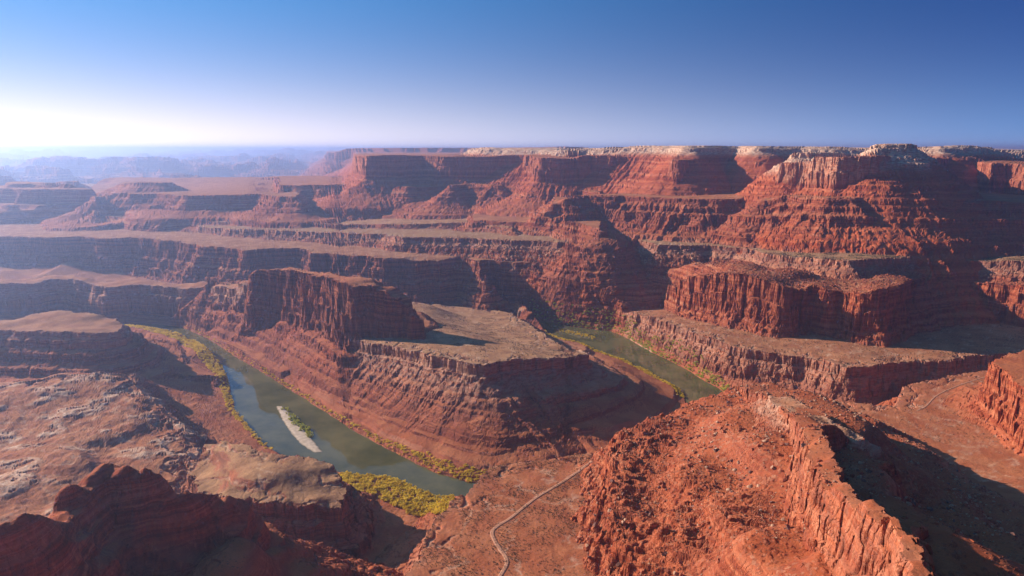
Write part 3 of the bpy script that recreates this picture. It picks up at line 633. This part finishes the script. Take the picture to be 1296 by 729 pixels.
# ------------------------------------------------------------------ the land
OBJ_INFO = {
 'far_plateau': ('long blue hazy plateau on the horizon behind the canyon rim', 'plateau'),
 'rim_mesa': ('long mesa wall of sheer dark red cliffs along the far rim', 'mesa'),
 'slickrock_upland': ('pale slickrock tableland on top of the far rim', 'upland'),
 'outlying_mesa': ('small blue flat-topped mesas standing in the hazy plain', 'mesa'),
 'slope_bench': ('ledgy red talus slopes under the far cliffs', 'slope'),
 'capped_hill': ('lone flat-capped hill with fluted skirts before the rim wall', 'hill'),
 'sandstone_mesa': ('sunlit vertical sandstone cliff block high on the right of the canyon', 'mesa'),
 'slickrock_dome': ('cream slickrock domes crowning the sunlit cliff block', 'dome'),
 'upper_terrace': ('pale flat terrace stretching below the far slopes', 'terrace'),
 'shelf_terrace': ('narrow scrubby shelf with a boulder-strewn scarp', 'terrace'),
 'lower_wall': ('dark lower canyon wall across the river with rounded buttresses', 'cliff'),
 'red_butte': ('bright red cliffed butte above the white-rimmed bench', 'butte'),
 'white_rim_bench': ('pale-edged bench of rock along the outer river bank', 'bench'),
 'left_wall': ('shaded wall with pale rounded tops at the river bend', 'cliff'),
 'sandstone_fin': ('tall narrow red fin of rock standing on the peninsula', 'fin'),
 'river_peninsula': ('flat-topped peninsula with banded slopes inside the river bend', 'peninsula'),
 'ledgy_butte': ('dark stepped butte with pale ledges at the left edge', 'butte'),
 'west_bench': ('bumpy brown bench streaked with white rock', 'bench'),
 'rounded_knoll': ('smooth brown knoll falling away in dark cliffs', 'knoll'),
 'road_bench': ('orange flat crossed by a dirt road above the river', 'bench'),
 'buttress': ('bright orange cliff buttress at the right edge', 'buttress'),
 'foreground_spur': ('rugged red spur covered in loose boulders', 'spur'),
 'foreground_ridge': ('high red ridge with a fluted sunlit cliff and a black shaded side', 'ridge'),
 'shadowed_ridge': ('dark shaded ridge with one glowing orange edge', 'ridge'),
 'viewpoint_rim': ('rim of the overlook under the viewer', 'rim'),
}
def road_nodes(px, th, rr, data, rv):
    pts = np.array([P(*p) for p in px]); n = 4
    # Catmull-Rom through the traced points
    Q = np.vstack([2*pts[0]-pts[1], pts, 2*pts[-1]-pts[-2]]); out = []
    for k in range(1, len(Q)-2):
        for t in np.linspace(0, 1, 6, endpoint=False):
            out.append(.5*((2*Q[k])+(-Q[k-1]+Q[k+1])*t+(2*Q[k-1]-5*Q[k]+4*Q[k+1]-Q[k+2])*t*t+(-Q[k-1]+3*Q[k]-3*Q[k+1]+Q[k+2])*t**3))
    out.append(pts[-1]); out = np.array(out)
    z = evaluate(out[:, 0].copy(), out[:, 1].copy(), th, rr, data, rv, fine=False)[0]
    zp = np.pad(z, 4, mode='edge'); out[:, 2] = np.convolve(zp, np.ones(9)/9, 'valid')
    return out
RPX = [[(749,588,96),(728,600,97),(707,613,98),(681,629,98),(661,644,99),(645,657,99),(627,668,100),(623,677,100),(631,693,100),(640,706,100),(641,716,100),(634,728,100),(622,748,100)],
       [(1160,520,100),(1172,514,100),(1185,501,100),(1205,491,100),(1226,483,101),(1253,475,102)]]
_c = build_coarse()
for px in RPX: ROADS.append(None)
_r = []
ROADS.clear()
for px in RPX: _r.append(road_nodes(px, *_c))
ROADS.extend(_r)
X, Y, H, ident, pale, dust, hue, rub, cap, drv, NC, TH = make_grid(_c)
def ground(x, y):
    return evaluate(np.asarray(x, float), np.asarray(y, float), *_c, fine=True)
NR, NT_ = X.shape
# sideways relief on steep rock: ledges stick out, fluting cuts in
def wrapdiff(A):
    return np.concatenate([A[:, 1:], A[:, :1]], 1)-np.concatenate([A[:, -1:], A[:, :-1]], 1)
Pu = np.stack([np.gradient(A, axis=0) for A in (X, Y, H)], -1)
Pv = np.stack([wrapdiff(A) for A in (X, Y, H)], -1)
N = np.cross(Pv, Pu); N /= np.linalg.norm(N, axis=-1, keepdims=True)+1e-9
flip = np.sign(N[..., 2:3]); N = N*np.where(flip == 0, 1, flip)
stp = sstep(.80, .35, N[..., 2])*(1-sstep(3500, 6000, np.hypot(X, Y)))
nh = N[..., :2]/(np.linalg.norm(N[..., :2], axis=-1, keepdims=True)+1e-6)
ledge = np.interp((H+4*noise2(X/90, Y/90, 401)) % 1200, np.arange(0, 1200, 2.3)[:520], (np.random.RandomState(9).rand(600)**1.3)[:520])
n3 = noise3(X/7, Y/7, H/13, 1)+.55*noise3(X/3, Y/3, H/5, 2)
n3b = noise3(X/17, Y/17, H/11, 3)
disp = stp*((ledge*3.6-1.6)*(.25+.75*sstep(-.3, .4, noise2(X/120, Y/120, 403)))+n3*1.5+n3b*3.2)*np.clip(np.hypot(X, Y)/1500, .55, 1.6)
X = X+nh[..., 0]*disp; Y = Y+nh[..., 1]*disp
# loose blocks on the talus as relief
blk = np.clip(noise3(X/4.5, Y/4.5, H/4.5, 5)*1.2+.5*noise3(X/2.2, Y/2.2, H/2.2, 6)-.25, 0, 1)
H = H+blk*1.5*np.clip(rub, 0, 1)*(1-stp)*(drv > 6)*(1-sstep(3000, 4500, np.hypot(X, Y)))
green = np.zeros_like(pale)
for n, L in enumerate(LAY):
    if L['obj'] in ('shelf_terrace',): green[(ident == n+1) & (cap > .5)] = .3
co = np.stack([X, Y, H], -1).reshape(-1, 3).astype(np.float32)
mixa = np.stack([pale, dust, hue, np.ones_like(pale)], -1).reshape(-1, 4).astype(np.float32)
mixb = np.stack([rub, cap, green, np.ones_like(pale)], -1).reshape(-1, 4).astype(np.float32)
idx = np.arange(NR*NT_, dtype=np.int32).reshape(NR, NT_)
nx = np.roll(idx, -1, 1)
quads = np.stack([idx[:-1], nx[:-1], nx[1:], idx[1:]], -1).reshape(-1, 4)
fid = ident[:-1].reshape(-1)
names = ['valley_floor']+[L['obj'] for L in LAY]
uniq = []
for nm in names:
    if nm not in uniq: uniq.append(nm)
lut = np.array([uniq.index(nm) for nm in names])
fobj = lut[fid]
for k, nm in enumerate(uniq):
    q = quads[fobj == k]
    if len(q) == 0: print('empty', nm); continue
    used = np.zeros(len(co), bool); used[q.ravel()] = True
    remap = np.cumsum(used)-1
    me = mesh_from(nm, co[used], remap[q].astype(np.int32), M_rock)
    for an, arr in (('mixa', mixa), ('mixb', mixb)):
        a = me.attributes.new(an, 'FLOAT_COLOR', 'POINT'); a.data.foreach_set('color', arr[used].ravel())
    if nm == 'valley_floor': link(nm, me, 'red and tan valley floor and far hazy plain', 'ground', 'structure')
    else: link(nm, me, OBJ_INFO[nm][0], OBJ_INFO[nm][1], 'structure')
del co, mixa, mixb, quads, Pu, Pv, N
# river
wv = np.array([(-2400, 850, 0), (1000, 850, 0), (1000, 2750, 0), (-2400, 2750, 0)], float)
link('river', mesh_from('river', wv, [[0, 1, 2, 3]], M_water), 'green brown river winding round the peninsula', 'river', 'structure')
# roads
def ribbon(nodes, w, lift):
    c = nodes[:, :2]; tg = np.gradient(c, axis=0); tg /= np.linalg.norm(tg, axis=1, keepdims=True); nn = np.stack([-tg[:, 1], tg[:, 0]], 1)
    vv = []; m = len(c)
    for o, dz in ((-w/2-.6, -.5), (-w/2, .12), (-w*.18, .0), (w*.18, .0), (w/2, .12), (w/2+.6, -.5)):
        vv.append(np.concatenate([c+nn*o, (nodes[:, 2]+lift+dz)[:, None]], 1))
    V = np.concatenate(vv); f = [[a*m+k, (a+1)*m+k, (a+1)*m+k+1, a*m+k+1] for a in range(5) for k in range(m-1)]
    return V, f
V, f = ribbon(ROADS[0], 4.4, .45)
link('dirt_road', mesh_from('dirt_road', V, f, M_road, True), 'pale graded dirt road bending across the orange flat', 'road', 'structure')
V, f = ribbon(ROADS[1], 2.2, .35)
link('dirt_track', mesh_from('dirt_track', V, f, M_road, True), 'pale track climbing the bench towards the right cliff', 'track', 'structure')

# ------------------------------------------------------------------ sandbars
rng = np.random.RandomState(5)
def sand(name, px, hgt, label):
    pts = [P(a, b, 0) for a, b in px]; a = np.array(pts)
    x0, y0 = a[:, 0].min(), a[:, 1].min(); x1, y1 = a[:, 0].max(), a[:, 1].max(); s = 2.5
    gx, gy = np.meshgrid(np.arange(x0-4, x1+4, s), np.arange(y0-4, y1+4, s), indexing='ij')
    d = sdf(pts, gx, gy)+2*noise2(gx/14, gy/14, 55)
    z = np.where(d < 0, hgt*(1-np.exp(d/5)), -1)
    z = np.where(d > 3, -2, np.where(d >= 0, -.5*d, z))
    ii = np.arange(gx.size).reshape(gx.shape)
    q = np.stack([ii[:-1, :-1], ii[1:, :-1], ii[1:, 1:], ii[:-1, 1:]], -1).reshape(-1, 4)
    keep = (d[:-1, :-1] < 5).reshape(-1)
    link(name, mesh_from(name, np.stack([gx, gy, z], -1).reshape(-1, 3), q[keep], M_sand, True), label, 'sandbar', 'structure')
sand('sandbar', [(349,514),(357,514),(369,525),(384,542),(396,557),(408,572),(398,573),(383,564),(369,550),(358,533)], 1.3, 'cream sandbar with green bushes in mid river')
_ms = M_sand; M_sand = M_mud; sand('river_islet', [(710,417),(722,417.5),(742,422.5),(753,428),(742,428.5),(722,424)], .5, 'low islet under yellow bushes in the upper river'); M_sand = _ms

# ------------------------------------------------------------------ boulders
def rock_mesh(seed, sub=1, k=11):
    import bmesh
    bm = bmesh.new(); bmesh.ops.create_icosphere(bm, subdivisions=sub, radius=1.)
    r = np.random.RandomState(seed); pl_ = [(Vector(r.normal(size=3)).normalized(), .42+.3*r.rand()) for _ in range(k)]
    sc = (1.0, .65+.3*r.rand(), .5+.35*r.rand())
    for v in bm.verts:
        for nrm, dd in pl_:
            e = v.co.dot(nrm)-dd
            if e > 0: v.co -= nrm*e
        v.co = Vector((v.co.x*sc[0], v.co.y*sc[1], v.co.z*sc[2]))*(1+.03*r.normal())
    bm.faces.ensure_lookup_table()
    vs_ = np.array([v.co[:] for v in bm.verts]); fs = np.array([[v.index for v in f.verts] for f in bm.faces]); bm.free()
    return vs_, fs
def rotm(r, tilt=.5):
    a = r.rand()*6.283; b = r.normal()*tilt; c = r.normal()*tilt
    ca, sa, cb, sb, cc, sc_ = math.cos(a), math.sin(a), math.cos(b), math.sin(b), math.cos(c), math.sin(c)
    return np.array([[ca, -sa, 0], [sa, ca, 0], [0, 0, 1]])@np.array([[1, 0, 0], [0, cb, -sb], [0, sb, cb]])@np.array([[cc, 0, sc_], [0, 1, 0], [-sc_, 0, cc]])
def merged(name, protos, pts, sizes, mat, **kw):
    V = []; F = []; o = 0; r = np.random.RandomState(3)
    for p, s in zip(pts, sizes):
        v, f = protos[r.randint(len(protos))]
        V.append(v@rotm(r, kw.get('tilt', .4)).T*s+p); F.append(f+o); o += len(v)
    return mesh_from(name, np.concatenate(V), np.concatenate(F), mat)
lay_id = {L['name']: k+1 for k, L in enumerate(LAY)}
def scatter(names, n, px_box, z_guess, slope_max=None):
    """points of the ground inside a plan window that belong to the named layers"""
    a = np.array([P(px_box[0], px_box[1], z_guess)[:2], P(px_box[2], px_box[1], z_guess)[:2], P(px_box[0], px_box[3], z_guess)[:2], P(px_box[2], px_box[3], z_guess)[:2]])
    x = rng.uniform(a[:, 0].min(), a[:, 0].max(), n); y = rng.uniform(a[:, 1].min(), a[:, 1].max(), n)
    g = ground(x, y); ok = np.isin(g[1], [lay_id[k] for k in names])
    return x[ok], y[ok], g[0][ok], g[5][ok], g[6][ok]
protos_lo = [rock_mesh(s, 1) for s in range(8)]
# near rubble on the spur and the back of the ridge
x, y, z, rb, cp = scatter(['nose', 'crest', 'crest back'], 70000, (720, 480, 1296, 729), 200)
cl = fbm2(x, y, 60., 3, 91); cl2 = fbm2(x, y, 25., 2, 93)
keep = (rng.rand(len(x)) < sstep(-.25, .35, cl)*.9+.08)
x, y, z, cl2 = x[keep], y[keep], z[keep], cl2[keep]
size = (.45+1.0*rng.pareto(2.6, len(x))).clip(.4, 4.2)
R0 = np.hypot(x, y); order = np.argsort(-size/R0)
bm_ = []
for k, nm, mt in ((0, 'red', M_bould_r), (1, 'pale', M_bould_p), (2, 'dark', M_bould_d)):
    for s in range(3): bm_.append((mesh_from('boulder_'+nm, *rock_mesh(20+s+k*5, 2), mt), nm))
NB = 290
lid = ground(x, y)[1]
def boulder_words(nm, s, bx, by, bz, li):
    col = {'red': 'red sandstone', 'pale': 'pale tan', 'dark': 'dark varnished'}[nm]
    sz = 'large' if s > 2.4 else ('mid-sized' if s > 1.5 else 'small')
    u = FPX*bx/(by*CP-(bz-CAM_Z)*SP)+648
    v = 364.5-FPX*(by*SP+(bz-CAM_Z)*CP)/(by*CP-(bz-CAM_Z)*SP)
    lvl = 'upper' if v < 570 else ('middle' if v < 640 else 'lower')
    if li == lay_id['crest back']: where = 'on the %s far slope behind the ridge, %s' % (lvl, 'close under its crest' if u < 1120+(v-560)*.35 else 'far from its crest')
    elif li == lay_id['crest']: where = 'on top of the fluted ridge crest'
    elif dseg(np.array([bx]), np.array([by]), ROUGH)[0] < 70: where = 'among the jagged ledges of the spur, %s %s part' % (lvl, 'left' if u < 800 else 'inner')
    elif u > 930: where = 'on the %s slope right under the fluted cliff' % lvl
    else: where = 'on the open %s slope of the spur' % lvl
    return '%s %s boulder %s' % (sz, col, where), '%s %s boulders %s' % (sz, nm, where)
BL = {'red': 'red sandstone boulder lying loose on the slopes of the foreground ridge', 'pale': 'pale tan boulder lying loose on the slopes of the foreground ridge', 'dark': 'dark varnished boulder lying loose on the slopes of the foreground ridge'}
for i in order[:NB]:
    me, nm = bm_[rng.choice([0, 1, 2, 3, 4, 5, 6, 7, 8], p=[.2, .2, .2, .08, .08, .06, .06, .06, .06])]
    lab, grp = boulder_words(nm, size[i], x[i], y[i], z[i], lid[i])
    o = link('boulder', me, lab, 'boulder', None, grp, (x[i], y[i], z[i]+size[i]*.18))
    o.rotation_euler = (rng.normal()*.3, rng.normal()*.3, rng.rand()*6.28); o.scale = (size[i],)*3
rest = order[NB:22000]
sel = rng.rand(len(rest))
for nm, mt, m in (('loose_rubble', M_bould_r, sel < .5), ('pale_rubble', M_bould_p, (sel >= .5) & (sel < .86)), ('dark_rubble', M_bould_d, sel >= .86)):
    k = rest[m]; s = size[k]
    me = merged(nm, protos_lo, np.stack([x[k], y[k], z[k]+s*.15], 1), s, mt)
    link(nm, me, {'l': 'red broken rock strewn over the foreground slopes', 'p': 'pale broken rock strewn over the foreground slopes', 'd': 'dark broken rock strewn over the foreground slopes'}[nm[0]], 'rubble', 'stuff')
# block fields below the far shelves
def far_blocks(nm, names, n, box, zg, s0, mt, lab, need=.5):
    x, y, z, rb, cp = scatter(names, n, box, zg); m = rb > need
    x, y, z = x[m], y[m], z[m]; s = (s0*(1+rng.pareto(3.0, len(x)))).clip(s0, s0*4.5)
    if len(x) == 0: print('none', nm); return
    link(nm, merged(nm, protos_lo, np.stack([x, y, z+s*.2], 1), s, mt), lab, 'rubble', 'stuff')
far_blocks('shelf_rubble', ['shelf left', 'D left', 'U'], 90000, (-100, 285, 1500, 345), 235, 1.9, M_bould_p, 'pale block rubble below the long scrubby shelf')
far_blocks('butte_rubble', ['red butte', 'D left'], 60000, (600, 330, 1296, 372), 235, 1.3, M_bould_r, 'broken blocks strewn over the tops of the lower cliffs')
far_blocks('slope_rubble', ['peninsula', 'talus crest', 'red butte'], 26000, (200, 345, 1300, 600), 100, .9, M_bould_r, 'broken red rock on the peninsula slopes and butte apron')

# ------------------------------------------------------------------ bushes and trees
def leafy(seed, nleaf, flat=.8, leaf=.28):
    r = np.random.RandomState(seed); V = []; F = []
    lobes = [(r.normal(size=3)*np.array([.42, .42, .22])+np.array([0, 0, .62]), .38+.22*r.rand()) for _ in range(6)]
    for k in range(nleaf):
        c, rad = lobes[r.randint(6)]; dvec = r.normal(size=3); dvec /= np.linalg.norm(dvec)
        p = c+dvec*rad*(.6+.45*r.rand()); p[2] = max(p[2], .04)
        n1 = dvec+r.normal(size=3)*.6; n1 /= np.linalg.norm(n1); t1 = np.cross(n1, r.normal(size=3)); t1 /= np.linalg.norm(t1); t2 = np.cross(n1, t1); s = leaf*(.6+.8*r.rand())
        b = len(V); V += [p+t1*s, p+t2*s*.8, p-t1*s*.7, p-t2*s*.8]; F.append([b, b+1, b+2, b+3])
    # short stems
    for k in range(3):
        a = r.rand()*6.28; b = len(V); q = np.array([math.cos(a)*.35, math.sin(a)*.35, .7]); V += [np.array([-.04, 0, -.1]), np.array([.04, 0, -.1]), q+[.02, 0, 0], q-[.02, 0, 0]]; F.append([b, b+1, b+2, b+3])
    return np.array(V), np.array(F)
def bank_points(n, box, dmin, dmax, side=None):
    a = np.array([P(box[0], box[1], 0)[:2], P(box[2], box[1], 0)[:2], P(box[0], box[3], 0)[:2], P(box[2], box[3], 0)[:2]])
    x = rng.uniform(a[:, 0].min(), a[:, 0].max(), n); y = rng.uniform(a[:, 1].min(), a[:, 1].max(), n)
    u = FPX*x/(y*CP+(CAM_Z)*SP)+648; v = 364.5-FPX*(y*SP-CAM_Z*CP)/(y*CP+CAM_Z*SP)
    g = ground(x, y); d = g[7]; mx = dmax(u, v) if callable(dmax) else dmax
    ok = (u > box[0]) & (u < box[2]) & (v > box[1]) & (v < box[3]) & (d > dmin) & (d < mx) & (g[0] > .2)
    if side is not None: ok &= side(u, v)
    return np.stack([x[ok], y[ok], g[0][ok], u[ok], v[ok]], 1)
def upper(u, v):   # peninsula side of the left limb
    return v < np.interp(u, [170, 211, 249, 278, 297, 335, 400, 480, 595], [411, 414, 425, 444, 470, 520, 560, 597, 625])
B = []
# thicket on the near bank
b = bank_points(9000, (430, 595, 600, 700), 1.5, 75, lambda u, v: (~upper(u, v)) & (u < 575)); B.append((b, 'y', 'thicket', 2.8, 4.6))
b = bank_points(26000, (330, 470, 640, 625), 1., lambda u, v: np.interp(u, [330, 420, 480, 540, 640], [5, 8, 14, 30, 42]), upper); B.append((b, 'y', 'inner bank', 1.7, 2.8))
b = bank_points(44000, (150, 408, 345, 575), 1., lambda u, v: np.interp(v, [410, 425, 460, 500, 560], [22, 58, 50, 20, 9]), lambda u, v: ~upper(u, v)); B.append((b, 'y', 'outer bank', 2.2, 3.9))
b = bank_points(9000, (215, 415, 345, 490), 1., 7, upper); B.append((b, 'y', 'inner bank', 1.6, 2.6))
def rside(u, v): return v > np.interp(u, [673, 712, 738, 760, 790, 838, 873], [405, 424, 430, 440, 450, 472, 500])
b = bank_points(24000, (690, 415, 880, 505), 1., 20, rside); B.append((b, 'y', 'inner bank', 1.8, 3.0))
b = bank_points(44000, (670, 398, 930, 510), 1., 22, lambda u, v: ~rside(u, v)); B.append((b, 'g', 'far bank', 2.2, 4.0))
protos_l = [leafy(s, 60) for s in range(5)]
crown = {'y': [mesh_from('bush_crown', *leafy(40+s, 260, leaf=.16), M_leaf_y) for s in range(3)], 'g': [mesh_from('bush_crown', *leafy(50+s, 260, leaf=.16), M_leaf_g) for s in range(2)]}
def add_bushes(b, col, s0, s1, spacing, limit):
    """thin to a spacing; return points, sizes"""
    order = rng.permutation(len(b)); cell = {}; keep = []
    for i in order:
        k = (int(b[i, 0]//spacing), int(b[i, 1]//spacing))
        if noise2(np.array(b[i, 0]/16.), np.array(b[i, 1]/16.), 97) < -.38: continue
        if any((k[0]+a, k[1]+c) in cell and np.hypot(*(b[cell[(k[0]+a, k[1]+c)], :2]-b[i, :2])) < spacing for a in (-1, 0, 1) for c in (-1, 0, 1)): continue
        cell[k] = i; keep.append(i)
    keep = np.array(keep[:limit], int)
    return b[keep], (s0+(s1-s0)*rng.beta(1.3, 2.6, len(keep))*1.5)
near_p = []; mass = {'y': [], 'g': []}
for b, col, nm, s0, s1 in B:
    if len(b) == 0: print('no bushes', nm); continue
    p, s = add_bushes(b, col, s0, s1, s0*1.25, 3000)
    for q, sz in zip(p, s): near_p.append((sz/math.hypot(q[0], q[1]), q, sz, col, nm))
# sandbar and islet bushes
for k in range(64):
    t = rng.rand()**.8; px_ = 357+t*36+rng.normal()*1.7; py_ = 517+t*34+rng.normal()*2.0
    q = P(px_, py_, 0); near_p.append((1e-2, np.array([q[0], q[1], .5]), rng.uniform(2.4, 4.6), 'g', 'sandbar'))
for k in range(150):
    t = rng.rand(); q = P(708+t*46, 418+t*9.5+rng.normal()*1.1, 0); near_p.append((1.6/2200, np.array([q[0], q[1], .6]), rng.uniform(1.5, 2.6), 'y', 'islet'))
near_p.sort(key=lambda a: -a[0])
print('bushes', len(near_p))
BLAB = {('thicket', 'y'): ('yellow autumn bush in the dense thicket on the near river bank', 'bushes of the near bank thicket'),
        ('inner bank', 'y'): ('golden bush on the peninsula bank at the foot of the slopes', 'bushes on the peninsula bank'),
        ('outer bank', 'y'): ('yellow bush in the strip along the outer left bank', 'bushes on the outer left bank'),
        ('far bank', 'g'): ('green bush under the white-edged cliff on the far bank', 'bushes under the far bank cliff'),
        ('sandbar', 'g'): ('green bush growing on the cream sandbar', 'bushes on the sandbar'),
        ('islet', 'y'): ('yellow bush growing on the low islet', 'bushes on the islet')}
thick = 0
for w, q, sz, col, nm in near_p:
    if thick < 295 and nm in ('thicket', 'sandbar', 'inner bank') and (nm != 'inner bank' or thick < 295):
        c = 'g' if nm == 'sandbar' or (nm == 'thicket' and rng.rand() < .0) else 'y'
        lab, grp = BLAB[(nm, c)]
        if nm == 'thicket':
            dd_ = ground([q[0]], [q[1]])[7][0] if False else q[4]
            where = 'at the water edge' if sz < 0 else ('in its left part' if q[3] < 480 else ('in its middle' if q[3] < 525 else 'in its right part'))
            row = 'front row by the water' if q[4] < np.interp(q[3], [448, 499, 537, 567], [612, 617, 636, 648]) else 'ranks away from the water'
            szw = 'tall' if sz > 4.3 else ('middling' if sz > 3.4 else 'low')
            lab = '%s yellow bush of the bank thicket, %s, %s' % (szw, where, row); grp = '%s thicket bushes, %s, %s' % (szw, where, row)
        o = link('bush', crown[c][rng.randint(len(crown[c]))], lab, 'bush', None, grp, (q[0], q[1], q[2]-.1))
        o.rotation_euler = (0, 0, rng.rand()*6.28); o.scale = (sz, sz, sz*rng.uniform(.8, 1.15)); thick += 1
    else: mass[col].append((q[:3], sz))
for col, mt, nm, lab in (('y', M_leaf_y, 'riverside_shrubbery', 'yellow shrubbery lining the river banks'), ('g', M_leaf_g, 'bank_vegetation', 'green shrubbery at the foot of the pale cliff')):
    if mass[col]:
        link(nm, merged(nm, protos_l, [m[0] for m in mass[col]], [m[1] for m in mass[col]], mt, tilt=.05), lab, 'shrubbery', 'stuff')
# low desert scrub on the flats
tuft = [leafy(70+s, 12, leaf=.4) for s in range(4)]
pts = []
for names, n, box, zg, s in ((['road bench'], 26000, (500, 570, 800, 729), 100, .62), (['road bench'], 6000, (1100, 450, 1296, 560), 100, .8), (['nose', 'crest', 'crest back'], 2200, (720, 480, 1296, 729), 200, .6),
                             (['shelf left'], 16000, (940, 316, 1296, 331), 275, 1.1), (['peninsula', 'right bench'], 42000, (500, 380, 1296, 470), 100, .95)):
    x, y, z, rb, cp = scatter(names, n, box, zg); m = (rng.rand(len(x)) < sstep(-.3, .3, fbm2(x, y, 50., 2, 95))) & ((cp > .5) | (names[0] == 'nose'))
    for a in zip(x[m], y[m], z[m]): pts.append((a, s*rng.uniform(.6, 1.6)))
print('scrub', len(pts))
link('desert_scrub', merged('desert_scrub', tuft, [p[0] for p in pts], [p[1] for p in pts], M_scrub, tilt=.05), 'sparse dark scrub dotted over the flats', 'scrub', 'stuff')

# ------------------------------------------------------------------ the air
def haze_box():
    x0, x1, y0, y1, z0, z1 = -70000., 70000., -70000., 88000., -6., 720.
    v = [(x0, y0, z0), (x1, y0, z0), (x1, y1, z0), (x0, y1, z0), (x0, y0, z1), (x1, y0, z1), (x1, y1, z1), (x0, y1, z1)]
    f = [[0, 3, 2, 1], [4, 5, 6, 7], [0, 1, 5, 4], [1, 2, 6, 5], [2, 3, 7, 6], [3, 0, 4, 7]]
    m, nt = new_mat('haze_air'); t = NT(nt)
    pv = t.n('VolumePrincipled'); pv.inputs['Color'].default_value = (.46, .60, 1., 1); pv.inputs['Density'].default_value = HAZE; pv.inputs['Anisotropy'].default_value = .7
    o = t.n('OutputMaterial'); nt.links.new(pv.outputs[0], o.inputs['Volume'])
    link('haze', mesh_from('haze', np.array(v), f, m), 'thin blue haze filling the canyon and the far plain', 'haze', 'stuff')
HAZE = 7e-5
haze_box()
print('scene built')
